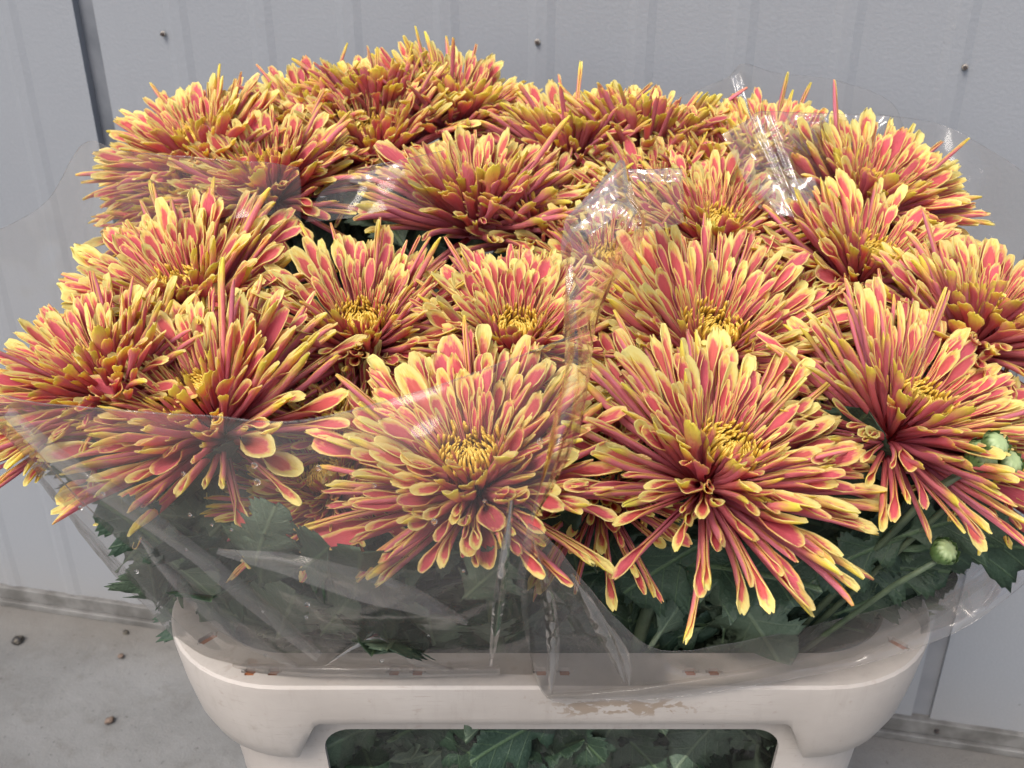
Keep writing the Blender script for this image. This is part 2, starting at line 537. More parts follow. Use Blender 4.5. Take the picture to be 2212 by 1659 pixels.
K = 2212 / 3264
rib_px = [15, 555, 825, 1108, 1420, 1728, 2050, 2375, 2715, 3080]
s0, s1 = wall_pt(228 * K, 0).x, wall_pt(293 * K, 0).x
ribs = [wall_pt(x * K, 8).x for x in rib_px]
sp_ = (ribs[-1] - ribs[1]) / 8
t0 = wall_pt(2925 * K, 2200 * K).x
t1 = wall_pt(2992 * K, 2180 * K).x
Z0, Z1 = 0.036, 3.2


def panel(name, xa, xb, rib_list, y=0.0):
    """one folded sheet with shallow trapezoid ribs, closed at the back"""
    pr = [(xa, y)]
    for r in sorted(rib_list):
        pr += [(r - 0.015, y), (r - 0.006, y - 0.0021), (r + 0.006, y - 0.0021), (r + 0.015, y)]
    pr.append((xb, y))
    n = len(pr)
    zs = [Z0, 0.4, 0.8, 1.2, 1.8, Z1]
    verts, faces = [], []
    for z in zs:
        for (x, yy) in pr:
            verts.append((x, yy, z))
    for j in range(len(zs) - 1):
        for i in range(n - 1):
            a = j * n + i
            faces.append((a, a + 1, a + n + 1, a + n))
    b = len(verts)
    for z in (Z0, Z1):
        verts += [(xa, y + 0.03, z), (xb, y + 0.03, z)]
    faces.append((b + 1, b, b + 2, b + 3))
    faces.append((b, 0, n * (len(zs) - 1), b + 2))
    faces.append((n - 1, b + 1, b + 3, len(zs) * n - 1))
    me = mesh_from(name, verts, faces, smooth=False)
    return link(name, me, M_WALL, wall)


panel('wall_panel', s0 - 1.5, s0, [ribs[0] - k * sp_ for k in range(0, 7)])
panel('wall_panel', s1, t0, [r for r in ribs[1:] if r < t0 - 0.03] + ([ribs[-1]] if ribs[-1] >= t0 - 0.03 and ribs[-1] < t0 else []))
panel('wall_panel', t1, t1 + 2.0, [t1 + 0.35 + k * sp_ for k in range(5)])
bm = bmesh.new(); box(bm, s0 - 0.004, s1 + 0.004, 0.012, 0.028, Z0, Z1)
o = link('corner_strip', bm_mesh('corner_strip', bm), M_STRIP, wall); tag(o, 'dark weathered strip recessed between two panels')
bm = bmesh.new(); box(bm, t0 - 0.004, t1 + 0.004, 0.006, 0.022, Z0, Z1)
o = link('corner_strip', bm_mesh('corner_strip', bm), M_STRIP2, wall); tag(o, 'grey strip recessed beside the right hand panel')
bm = bmesh.new()
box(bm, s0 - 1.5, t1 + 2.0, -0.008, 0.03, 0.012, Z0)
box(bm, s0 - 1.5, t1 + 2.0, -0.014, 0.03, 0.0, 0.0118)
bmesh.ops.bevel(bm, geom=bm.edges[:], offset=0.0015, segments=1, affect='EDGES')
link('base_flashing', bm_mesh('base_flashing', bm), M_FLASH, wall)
# screws on every fourth rib
bm = bmesh.new()
bmesh.ops.create_cone(bm, cap_ends=True, segments=6, radius1=0.0036, radius2=0.0030, depth=0.004, matrix=Matrix.Rotation(pi / 2, 4, 'X'))
screw_me = bm_mesh('screw', bm)
bm = bmesh.new()
bmesh.ops.create_cone(bm, cap_ends=True, segments=14, radius1=0.0055, radius2=0.0045, depth=0.0016, matrix=Matrix.Rotation(pi / 2, 4, 'X'))
washer_me = bm_mesh('washer', bm, True)
for (px, py) in ((524, 106), (1715, 132), (3075, 212)):
    p = wall_pt(px * K, py * K)
    s = link('screw', screw_me, M_SCREW, wall); s.location = (p.x, -0.0058, p.z); s.scale = (0.62, 0.8, 0.62)
    w = link('washer', washer_me, M_WASHER, s); w.location = (0, 0.0025, 0)
p = wall_pt(2978 * K, 2334 * K)
s = link('screw', screw_me, M_SCREW, wall); s.location = (p.x, -0.0105, 0.024)


# debris on the concrete
def lump(name, px, py, size, flat, seed, mat, label):
    d = ray(px, py)
    t = CAM_H / -d.z
    loc = Vector((0, 0, CAM_H)) + d * t
    bm = bmesh.new()
    bmesh.ops.create_icosphere(bm, subdivisions=3, radius=1.0)
    for v in bm.verts:
        n = noise.noise(v.co * 1.7 + Vector((seed, 0, 0)))
        n2 = noise.noise(v.co * 4.0 + Vector((0, seed, 0)))
        v.co *= 1 + 0.45 * n + 0.18 * n2
        v.co = Vector((v.co.x * size, v.co.y * size * 0.75, v.co.z * size * flat))
    zmin = min(v.co.z for v in bm.verts)
    for v in bm.verts:
        v.co.z -= zmin
    o = link(name, bm_mesh(name, bm, True), mat)
    o.location = (loc.x, loc.y, 0.0)
    o.rotation_euler = (0, 0, seed)
    tag(o, label, 'debris')
    return o


lump('plastic_scrap', 40, 1388, 0.0092, 0.55, 1.3, M_DARKDEB, 'black crumpled scrap lying near the foot of the wall, largest bit on the concrete')
lump('pebble', 262, 1421, 0.0058, 0.5, 2.9, M_DEBRIS, 'small round brown pebble between the black scrap and the cream bucket')
lump('seed_husk', 238, 1562, 0.007, 0.6, 4.1, M_DEBRIS, 'dry brown husk lying farthest from the wall on the concrete')
lump('wood_chip', 272, 1368, 0.0055, 0.4, 5.5, M_DARKDEB, 'tiny dark chip on the grimy concrete just below the wall flashing')

# ------------------------------------------------------------------ bucket
BX, BHX = 0.0275, 0.2730
BY0, BHY = 0.5186, 0.19
BYC = BY0 + BHY
RIM_Z = 0.643
CR = 0.092


def rrect(hx, hy, r, per_corner=10, edge=24):
    """counter-clockwise rounded rectangle as (point, outward normal), even spacing on straights"""
    pts = []
    cs = [(hx - r, -hy + r, -pi / 2), (hx - r, hy - r, 0), (-hx + r, hy - r, pi / 2), (-hx + r, -hy + r, pi)]
    for ci, (cx, cy, a0) in enumerate(cs):
        for k in range(per_corner + 1):
            a = a0 + (pi / 2) * k / per_corner
            pts.append((Vector((cx + r * cos(a), cy + r * sin(a), 0)), Vector((cos(a), sin(a), 0))))
        a1 = a0 + pi / 2
        nx = cs[(ci + 1) % 4]
        p0 = Vector((cx + r * cos(a1), cy + r * sin(a1), 0))
        p1 = Vector((nx[0] + r * cos(nx[2]), nx[1] + r * sin(nx[2]), 0))
        for k in range(1, edge):
            pts.append((p0.lerp(p1, k / edge), Vector((cos(a1), sin(a1), 0))))
    return pts


def skirt_depth(p):
    """how far the band hangs: shallow above the openings, deep at the corners"""
    if abs(p.y) > BHY - 0.03:                         # front and back
        return 0.040 + 0.045 * max(0.0, min(1.0, (abs(p.x) - 0.160) / 0.018))
    return 0.040 + 0.045 * sstep(0.04, 0.075, abs(p.y))


bucket = empty('flower_bucket', (0, 0, 0))
tag(bucket, 'worn cream plastic flower bucket with a deep rounded rim', 'bucket')
path = rrect(BHX, BHY, CR, 12, 110)
prof_n = 0
verts, faces = [], []
for (p, n) in path:
    d = skirt_depth(p)
    deep = (d - 0.040) / 0.045
    taper = 0.004 + 0.012 * deep
    ring = [(-0.034, -0.012), (-0.034, -0.002), (-0.032, 0.0), (-0.0055, 0.0), (-0.002, -0.0006), (-0.0003, -0.0024), (0.0, -0.0065),
            (-taper * 0.25, -d * 0.45), (-taper * 0.55, -d * 0.75), (-taper * 0.9 - 0.001, -d * 0.95), (-taper - 0.0025, -d),
            (-taper - 0.006, -d), (-taper - 0.007, -d * 0.9), (-0.009, -0.014), (-0.013, -0.012)]
    prof_n = len(ring)
    for (o_, z) in ring:
        q = p + n * o_
        verts.append((BX + q.x, BYC + q.y, RIM_Z + z))
m_ = len(path)
for i in range(m_):
    j = (i + 1) % m_
    for k in range(prof_n):
        k2 = (k + 1) % prof_n
        faces.append((i * prof_n + k, j * prof_n + k, j * prof_n + k2, i * prof_n + k2))
rim_me = mesh_from('rim', verts, faces)
rim = link('rim', rim_me, M_PLASTIC, bucket)


def apply_bool(ob, cutter):
    md = ob.modifiers.new('cut', 'BOOLEAN')
    md.operation = 'DIFFERENCE'
    md.solver = 'EXACT'
    md.object = cutter
    dg = bpy.context.evaluated_depsgraph_get()
    me = bpy.data.meshes.new_from_object(ob.evaluated_get(dg))
    ob.modifiers.clear()
    old = ob.data
    ob.data = me
    me.name = old.name
    bpy.data.meshes.remove(old)
    cme = cutter.data
    bpy.data.objects.remove(cutter)
    bpy.data.meshes.remove(cme)


# drain slots: pairs cut into the flat of the rim, with the red-brown plastic seen below
slots = []
for px in (561, 875, 1195, 1520):
    p = at(px, 1464, 0.54)
    d = ray(px, 1464); t = (CAM_H - RIM_Z) / -d.z
    x = (d * t).x
    for s_ in (-1, 1):
        slots.append((x + s_ * 0.0078, BY0 + 0.0145, 0.0056, 0.0036, 0))
slots.append((BX - BHX + 0.035, BY0 + 0.047, 0.0035, 0.0085, -0.75))
slots.append((BX + BHX - 0.035, BY0 + 0.042, 0.0035, 0.0085, 0.75))
for x in (-0.15, -0.05, 0.05, 0.15):
    for s_ in (-1, 1):
        slots.append((BX + x + s_ * 0.0078, BY0 + 2 * BHY - 0.0145, 0.0056, 0.0036, 0))
bm = bmesh.new()
for (x, y, a, b, r) in slots:
    b2 = bmesh.new()
    box(b2, -a, a, -b, b, -0.008, 0.01)
    bmesh.ops.bevel(b2, geom=[e for e in b2.edges if abs(e.verts[0].co.z - e.verts[1].co.z) > 0.005], offset=0.0025, segments=3, affect='EDGES')
    bmesh.ops.transform(b2, matrix=Matrix.Translation((x, y, RIM_Z)) @ Matrix.Rotation(r, 4, 'Z'), verts=b2.verts)
    tmp = bpy.data.meshes.new('tmp'); b2.to_mesh(tmp); b2.free(); bm.from_mesh(tmp); bpy.data.meshes.remove(tmp)
cut = link('cutter', bm_mesh('cutter', bm))
apply_bool(rim, cut)
if rim.data.materials and len(rim.data.materials) > 0:
    rim.data.materials[0] = M_PLASTIC
for (x, y, a, b, r) in slots:
    b2 = bmesh.new()
    box(b2, -a + 0.0003, a - 0.0003, -b + 0.0003, b - 0.0003, -0.0079, -0.0030)
    o = link('slot_insert', bm_mesh('slot_insert', b2), M_SLOT, bucket)
    o.location = (x, y, RIM_Z); o.rotation_euler = (0, 0, r)

# body: a tapered shell standing on the concrete, with a window cut in the front
verts, faces = [], []
rows = []
zs = [RIM_Z - 0.012, 0.58, 0.5, 0.4, 0.3, 0.2, 0.1, 0.02, 0.0]
bpath = rrect(1, 1, 0.3, 8, 10)
nb = len(bpath)


def ring_at(z, off):
    f = (RIM_Z - z) / RIM_Z
    hx = BHX - 0.022 - 0.045 * f - off
    hy = BHY - 0.026 - 0.04 * f - off
    return [(BX + p.x, BYC + p.y, z) for (p, n) in rrect(hx, hy, max(0.02, CR - 0.03 - off), 8, 10)]


for z in zs:
    rows.append(ring_at(z, 0))
for z in reversed(zs[:-1]):
    rows.append(ring_at(max(z, 0.006), 0.004))
for r in rows:
    verts += r
nr = len(rows)
for j in range(nr):
    j2 = (j + 1) % nr
    if j == nr - 1:
        pass
    for i in range(nb):
        i2 = (i + 1) % nb
        if j == len(zs) - 1:
            continue
        faces.append((j * nb + i, j2 * nb + i, j2 * nb + i2, j * nb + i2))
faces.append(tuple((len(zs) - 1) * nb + i for i in range(nb))[::-1])
faces.append(tuple((len(zs)) * nb + i for i in range(nb)))
body = link('body', mesh_from('body', verts, faces), M_PLASTIC, bucket)
bm = bmesh.new()
bm2 = bmesh.new(); bm2.from_mesh(body.data); bmesh.ops.recalc_face_normals(bm2, faces=bm2.faces); bm2.to_mesh(body.data); bm2.free()
bmr = bmesh.new(); bmr.from_mesh(rim.data); bmesh.ops.recalc_face_normals(bmr, faces=bmr.faces); bmr.to_mesh(rim.data); bmr.free()
WX0, WX1 = -0.1345, 0.1915
tp = [(WX0 + 0.012, 0.12), (WX1 - 0.012, 0.12), (WX1, 0.592)]
b2 = bmesh.new()
out_ = []
for (cx, cz, a0) in ((WX1 - 0.02, 0.5735 - 0.02, 0), (WX0 + 0.02, 0.5735 - 0.02, pi / 2)):
    for k in range(9):
        a = a0 + pi / 2 * k / 8
        out_.append((cx + 0.02 * cos(a), cz + 0.02 * sin(a)))
out_ += [(WX0 + 0.018, 0.12), (WX1 - 0.018, 0.12)]
f0 = [b2.verts.new((x, BY0 + 0.005, z)) for (x, z) in out_]
f1 = [b2.verts.new((x, BY0 + 0.11, z)) for (x, z) in out_]
b2.faces.new(f0); b2.faces.new(f1[::-1])
for i in range(len(out_)):
    j = (i + 1) % len(out_)
    b2.faces.new((f0[j], f0[i], f1[i], f1[j]))
bmesh.ops.recalc_face_normals(b2, faces=b2.faces)
apply_bool(body, link('cutter', bm_mesh('cutter', b2)))
for o_ in (rim, body):
    if len(o_.data.materials) == 0:
        o_.data.materials.append(M_PLASTIC)
    bmx = bmesh.new(); bmx.from_mesh(o_.data)
    for e in bmx.edges:
        e.smooth = not (len(e.link_faces) == 2 and e.calc_face_angle(0) > 0.6)
    for f in bmx.faces:
        f.smooth = True
    bmx.to_mesh(o_.data); bmx.free()

# ------------------------------------------------------------------ petals
SROW = [0.0, 0.1, 0.28, 0.46, 0.58, 0.68, 0.78, 0.87, 0.94, 0.985, 1.0]
NA = 7


def petal_mesh(name, bend, bend_tip, open_s, W, tipw, notch, seed, twist=0.0, a_tip=0.75):
    rg = random.Random(seed)
    # centre line
    cen = [Vector((0, 0, 0))]
    angs = [0.0]
    ang = 0.0
    for i in range(1, len(SROW)):
        ds = SROW[i] - SROW[i - 1]
        ang += (bend + (bend_tip if SROW[i] > 0.62 else 0) * 2.2) * ds
        cen.append(cen[-1] + Vector((cos(ang), 0, sin(ang))) * ds)
        angs.append(ang)
    jit = [rg.uniform(-0.06, 0.06) for _ in SROW]
    fr, bk = [], []
    for i, s in enumerate(SROW):
        w = W * (0.45 + 0.55 * sstep(0, 0.3, s)) * (1 + jit[i])
        w *= 1 + (tipw - 1) * sstep(open_s - 0.05, open_s + 0.25, s)
        if s > 0.8:
            w *= sqrt(max(0.0, 1 - ((s - 0.8) / 0.215) ** 2))
        a = radians(168) + (a_tip - radians(168)) * sstep(open_s - 0.14, open_s + 0.16, s)
        T = Vector((cos(angs[i]), 0, sin(angs[i])))
        B = Vector((-sin(angs[i]), 0, cos(angs[i])))
        S = Vector((0, 1, 0))
        tw = twist * s * s
        S2 = S * cos(tw) + B * sin(tw)
        B2 = B * cos(tw) - S * sin(tw)
        r = w / a
        th = 0.0045 if s < 0.97 else 0.0015
        for k in range(NA):
            u = k / (NA - 1)
            t = (u * 2 - 1) * a
            pull = -notch * (abs(cos(u * pi * 2)) ** 2) * sstep(0.9, 1.0, s)
            p = cen[i] + S2 * (r * sin(t)) + B2 * (r * (1 - cos(t))) + T * pull
            nrm = (B2 * cos(t) - S2 * sin(t))        # towards the inside of the roll
            fr.append(p + nrm * th)
            bk.append(p - nrm * th)
    nrow = len(SROW)
    verts = fr + bk
    off = len(fr)
    faces, uvs = [], []
    for i in range(nrow - 1):
        for k in range(NA - 1):
            a = i * NA + k
            faces.append((a, a + NA, a + NA + 1, a + 1))
            uvs.append([(k / (NA - 1), SROW[i]), (k / (NA - 1), SROW[i + 1]), ((k + 1) / (NA - 1), SROW[i + 1]), ((k + 1) / (NA - 1), SROW[i])])
            faces.append((off + a, off + a + 1, off + a + NA + 1, off + a + NA))
            uvs.append([(2 + k / (NA - 1), SROW[i]), (2 + (k + 1) / (NA - 1), SROW[i]), (2 + (k + 1) / (NA - 1), SROW[i + 1]), (2 + k / (NA - 1), SROW[i + 1])])
        for k, flip in ((0, False), (NA - 1, True)):
            a, b = i * NA + k, (i + 1) * NA + k
            f = (a, off + a, off + b, b)
            e = 0.999 if flip else 0.001
            uv = [(e, SROW[i]), (e, SROW[i]), (e, SROW[i + 1]), (e, SROW[i + 1])]
            if flip:
                f = f[::-1]; uv = uv[::-1]
            faces.append(f); uvs.append(uv)
    # tip edge
    for k in range(NA - 1):
        a = (nrow - 1) * NA + k
        faces.append((a, off + a, off + a + 1, a + 1))
        uvs.append([(k / (NA - 1), 1.0)] * 4)
    me = mesh_from(name, verts, faces)
    uvl = me.uv_layers.new(name='UVMap')
    flat = []
    for f in uvs:
        for (a, b) in f:
            flat += [a, b]
    uvl.data.foreach_set('uv', flat)
    me.materials.append(M_PETAL)
    return me


rg = random.Random(3)
LONG, MIDP, SHORT, QUILL = [], [], [], []
for k in range(14):
    LONG.append(petal_mesh('petal_long', rg.uniform(-0.25, 0.22), rg.uniform(-0.5, 0.45), rg.uniform(0.72, 0.98), rg.uniform(0.068, 0.086), rg.uniform(0.95, 1.3), rg.choice((0, 0, 0.02, 0.04)), k, rg.uniform(-0.7, 0.7), rg.uniform(0.6, 1.25)))
for k in range(8):
    QUILL.append(petal_mesh('petal_quill', rg.uniform(-0.2, 0.15), rg.uniform(-0.35, 0.3), rg.uniform(0.9, 1.1), rg.uniform(0.075, 0.088), 1.0, 0.0, 150 + k, rg.uniform(-0.5, 0.5), 1.2))
for k in range(12):
    MIDP.append(petal_mesh('petal_spoon', rg.uniform(-0.15, 0.22), rg.uniform(-0.25, 0.5), rg.uniform(0.60, 0.88), rg.uniform(0.084, 0.108), rg.uniform(1.0, 1.3), rg.choice((0, 0, 0.02, 0.03)), 50 + k, rg.uniform(-0.4, 0.4), rg.uniform(0.6, 1.0)))
for k in range(8):
    SHORT.append(petal_mesh('petal_inner', rg.uniform(-0.1, 0.25), rg.uniform(0.1, 0.65), rg.uniform(0.66, 0.92), rg.uniform(0.082, 0.102), rg.uniform(0.8, 1.05), rg.choice((0, 0.02)), 90 + k, rg.uniform(-0.3, 0.3), rg.uniform(0.8, 1.3)))


for me_ in LONG + QUILL:
    me_.materials[0] = M_PETAL_LONG


def floret_disc(seed):
    """the crowd of tiny hooked florets in the eye of a bloom, radius 1 = bloom radius"""
    rg = random.Random(seed)
    verts, faces, uvs = [], [], []
    NF = 185
    for i in range(NF):
        t = (i + 0.5) / NF
        az = i * 2.39996 + rg.uniform(-0.15, 0.15)
        rr = 0.015 + 0.27 * sqrt(t)
        L = 0.415 + 0.075 * t + rg.uniform(-0.015, 0.015)
        out = Vector((cos(az), sin(az), 0))
        side = Vector((-sin(az), cos(az), 0))
        lean = rr / 0.5
        r0 = 0.0055 + 0.0042 * t
        hook = rg.uniform(0.35, 0.9)
        base = out * rr * 0.25
        rowsf = [0.0, 0.45, 0.7, 0.85, 0.95, 1.0]
        b0 = len(verts)
        p = base.copy(); ang = lean * 0.80 + 0.03
        prev = 0
        for i2, s in enumerate(rowsf):
            ds = (s - prev) * L; prev = s
            if s > 0.5:
                ang -= hook * (s - rowsf[i2 - 1]) * 2.3
            d = out * sin(ang) + Vector((0, 0, 1)) * cos(ang)
            nn = out * cos(ang) - Vector((0, 0, 1)) * sin(ang)
            p = p + d * ds
            rad = r0 * (0.8, 0.9, 1.1, 1.25, 0.95, 0.3)[i2]
            for k in range(5):
                th = 2 * pi * k / 5
                verts.append(p + nn * cos(th) * rad + side * sin(th) * rad * 1.15)
        for i2 in range(len(rowsf) - 1):
            for k in range(5):
                k2 = (k + 1) % 5
                faces.append((b0 + i2 * 5 + k, b0 + i2 * 5 + k2, b0 + (i2 + 1) * 5 + k2, b0 + (i2 + 1) * 5 + k))
                uvs.append([(0, rowsf[i2]), (0, rowsf[i2]), (0, rowsf[i2 + 1]), (0, rowsf[i2 + 1])])
        faces.append(tuple(b0 + 25 + k for k in range(5)))
        uvs.append([(0, 1)] * 5)
    me = mesh_from('inner_florets', verts, faces)
    uvl = me.uv_layers.new(name='UVMap')
    uvl.data.foreach_set('uv', [c for f in uvs for q in f for c in q])
    me.materials.append(M_FLORET)
    return me


DISCS = [floret_disc(s) for s in (1, 2, 3, 4)]

# receptacle / calyx under a bloom
bm = bmesh.new()
bmesh.ops.create_uvsphere(bm, u_segments=14, v_segments=8, radius=1.0)
for v in bm.verts:
    v.co.z *= 0.8
CALYX = bm_mesh('calyx', bm, True)
CALYX.materials.append(M_STEM)


# ------------------------------------------------------------------ leaves
def leaf_mesh(seed):
    """a lobed, toothed chrysanthemum leaf, 1 long, lying along +X with its upper face to +Z"""
    rg = random.Random(seed)
    n = 38
    half = []
    prof = [(0, .014), (.10, .016), (.17, .03), (.22, .13), (.27, .21), (.32, .235), (.36, .20), (.40, .125), (.44, .12), (.48, .23), (.53, .32), (.58, .345),
            (.63, .30), (.665, .195), (.70, .17), (.74, .235), (.79, .265), (.84, .235), (.875, .175), (.91, .17), (.95, .13), (.98, .07), (1.0, .006)]
    deep = rg.uniform(0.8, 1.15)
    for i in range(n + 1):
        s = i / n
        k = 0
        while k < len(prof) - 2 and prof[k + 1][0] < s:
            k += 1
        (s0_, w0), (s1_, w1) = prof[k], prof[k + 1]
        w = w0 + (w1 - w0) * (s - s0_) / (s1_ - s0_)
        w = max(0.004, w * deep * rg.uniform(0.93, 1.05))
        if s > 0.2:
            w *= 1 + 0.07 * (1 if i % 2 == 0 else -1)
        half.append((s, w))
    curl = rg.uniform(-0.9, 0.9); fold = rg.uniform(0.12, 0.5); wav = rg.uniform(0.01, 0.035); ph = rg.uniform(0, 6)
    top, faces, uvs = [], [], []
    cols = (-1, -0.5, 0, 0.5, 1)
    for (s, w) in half:
        for c in cols:
            y = c * w
            x = s + abs(c) * w * 0.30 * (1 - s)
            z = abs(y) * fold + curl * 0.35 * s * s + wav * sin(ph + s * 17 + c * 2) * abs(c)
            top.append(Vector((x, y, z)))
    m = len(cols)
    off = len(top)
    verts = top + [v - Vector((0, 0, 0.006)) for v in top]
    for i in range(n):
        for k in range(m - 1):
            a = i * m + k
            q = (a, a + m, a + m + 1, a + 1)
            uv = [(0.5 + verts[j].y, half[i if j < (i + 1) * m else i + 1][0]) for j in q]
            faces.append(q[::-1]); uvs.append(uv[::-1])
            faces.append(tuple(off + j for j in q)); uvs.append([(u + 2, v) for (u, v) in uv])
    # rim
    for i in range(n):
        for k in (0, m - 1):
            a, b = i * m + k, (i + 1) * m + k
            faces.append((a, b, off + b, off + a) if k == 0 else (b, a, off + a, off + b))
            uvs.append([(0.5 + top[a].y, 0.5)] * 4)
    me = mesh_from('leaf', verts, faces)
    uvl = me.uv_layers.new(name='UVMap')
    uvl.data.foreach_set('uv', [c for f in uvs for q in f for c in q])
    me.materials.append(M_LEAF)
    return me


LEAVES = [leaf_mesh(s) for s in range(8)]

# flower bud: green cup of bracts with pale petal tips
def bud_mesh():
    """a tight bud: pale ribbed button of unopened petals held in rings of pointed green bracts"""
    bm = bmesh.new()
    bmesh.ops.create_uvsphere(bm, u_segments=40, v_segments=14, radius=0.9)
    for v in bm.verts:
        th = math.atan2(v.co.y, v.co.x)
        r = sqrt(v.co.x ** 2 + v.co.y ** 2)
        k = 1 + 0.09 * cos(th * 10 + 2.2 * v.co.z) * min(1, r * 2)
        v.co.x *= k; v.co.y *= k; v.co.z *= 0.80
        if r < 0.35 and v.co.z > 0: v.co.z -= 0.12 * (1 - r / 0.35)
    for ring, (zc, rad, ln, cnt) in enumerate(((-0.42, 0.80, 0.75, 9), (-0.2, 0.93, 0.7, 9), (0.0, 0.98, 0.55, 9))):
        for k in range(cnt):
            th = 2 * pi * (k + ring * 0.5) / cnt
            o = Vector((cos(th), sin(th), 0)); s_ = Vector((-sin(th), cos(th), 0)); z = Vector((0, 0, 1))
            p0 = o * (rad - 0.12) + z * (zc - 0.25); p1 = o * (rad + 0.06) + z * (zc + ln * 0.4); p2 = o * (rad - 0.02) + z * (zc + ln)
            w = 0.27
            vs = [bm.verts.new(q) for q in (p0 - s_ * w, p0 + s_ * w, p1 + s_ * w * 0.9, p2, p1 - s_ * w * 0.9, p1 + o * 0.06)]
            for f in ((0, 1, 5), (1, 2, 5), (2, 3, 5), (3, 4, 5), (4, 0, 5)):
                bm.faces.new([vs[i] for i in f])
    return bm_mesh('bud', bm, True)


BUD = bud_mesh()


def frame(direction, inner):
    """rotation whose X is the direction and whose Z leans to 'inner'"""
    X = direction.normalized()
    Z = (inner - X * inner.dot(X))
    if Z.length < 1e-4:
        Z = Vector((0, 1, 0)) - X * X.y
    Z.normalize()
    Y = Z.cross(X)
    return Matrix((X, Y, Z)).transposed()


def put(o, loc, rot3, scale):
    o.matrix_local = Matrix.LocRotScale(loc, rot3.to_quaternion(), scale)


stems = []      # (root, receptacle world, stem object, foot world)


def bloom(px, py, label, R=0.098, lean=None, up=0.0, npet=288, drop=0.0, openness=0.0, seed=0, foot=None):
    """one cut chrysanthemum; (px, py) is where the eye of the bloom sits in the photo"""
    rg = random.Random(1000 + seed)
    d = ray(px, py)
    # the flower heads form a gently rising canopy
    t = (0.3935 + up) / (0.167 * d.y - d.z)
    eye = Vector((0, 0, CAM_H)) + d * t
    lx, ly = lean if lean else (max(-0.5, min(0.5, eye.x * 0.9)), 0.24)
    axis = Vector((lx, -(ly * 0.9 + 0.09), 1)).normalized()
    base = eye - axis * (R * 0.47)
    root = empty('chrysanthemum', base)
    tag(root, label, 'flower', 'cut chrysanthemums in the bucket')
    q = Vector((0, 0, 1)).rotation_difference(axis)
    RM = q.to_matrix()
    phase = rg.uniform(0, 6.28)
    el0 = rg.uniform(61, 66); lc = rg.uniform(0.43, 0.48); openness += rg.uniform(2, 12); wild = rg.uniform(0.04, 0.11); slim = rg.uniform(0.78, 1.0)
    for i in range(npet):
        f = (i + 0.5) / npet
        tt = f ** 1.02
        az = phase + i * 2.39996 + rg.uniform(-0.16, 0.16)
        el = el0 - (el0 - 6 - openness) * tt ** 1.22 + rg.gauss(0, 4.5 + 3 * tt)
        if tt > 0.75 and rg.random() < 0.10:
            el -= rg.uniform(5, 22)
        spike = tt > 0.60 and rg.random() < wild
        if spike:
            el += rg.uniform(2, 24)
        L = R * (lc + (1 - lc) * (1 - (1 - tt) ** 1.7)) * rg.uniform(0.91, 1.09)
        e = radians(el)
        out = Vector((cos(az), sin(az), 0))
        dirv = out * cos(e) + Vector((0, 0, 1)) * sin(e)
        inner = Vector((0, 0, 1)) * cos(e) - out * sin(e)
        inner = inner + Vector((-sin(az), cos(az), 0)) * rg.gauss(0, 0.22)
        pool = SHORT if tt < 0.24 else (MIDP if tt < 0.64 else LONG)
        if 0.42 < tt <= 0.66 and rg.random() < 0.25:
            pool = LONG
        elif tt > 0.66 and rg.random() < 0.25:
            pool = MIDP
        if spike:
            pool = QUILL
            L *= rg.uniform(1.0, 1.14)
        wf = {id(SHORT): 0.78, id(MIDP): 0.80, id(LONG): 0.76, id(QUILL): 0.66}[id(pool)] * slim * rg.uniform(0.85, 1.15) * (0.50 + 0.50 * sstep(0, 0.38, tt))
        o = bpy.data.objects.new('petal', rg.choice(pool))
        col.objects.link(o)
        o.parent = root
        loc = RM @ (out * (0.02 + 0.05 * tt) * R + Vector((0, 0, 0.10 * R * (1 - tt))))
        put(o, loc, RM @ frame(dirv, inner), Vector((L, L * wf, L * wf)))
    dsk = bpy.data.objects.new('inner_florets', rg.choice(DISCS))
    col.objects.link(dsk); dsk.parent = root; dsk['kind'] = 'stuff'
    put(dsk, RM @ Vector((0, 0, 0.03 * R)), RM @ Matrix.Rotation(phase, 3, 'Z'), Vector((R, R, R)))
    c = bpy.data.objects.new('calyx', CALYX)
    col.objects.link(c); c.parent = root
    put(c, RM @ Vector((0, 0, -0.02 * R)), RM, Vector((0.11 * R, 0.11 * R, 0.11 * R)))
    # stem: down along the axis, then bending to the bucket
    if foot is None:
        foot = Vector((BX + max(-0.15, min(0.15, (base.x - BX) * 0.42)), BYC + max(-0.06, min(0.1, (base.y - BYC) * 0.5)), 0.03))
    pts, rad = [], []
    c1 = base - axis * 0.10
    c2 = foot + Vector((0, 0, 0.30))
    for k in range(12):
        s = k / 11
        a = base * (1 - s) ** 3 + c1 * 3 * s * (1 - s) ** 2 + c2 * 3 * s * s * (1 - s) + foot * s ** 3
        pts.append(a - base)
        rad.append(0.0042 + 0.0014 * s)
    st = link('stem', tube_mesh('stem', pts, rad, 10, 0.07), M_STEM, root)
    stems.append((root, base, st, pts, rg))
    return root, base, axis


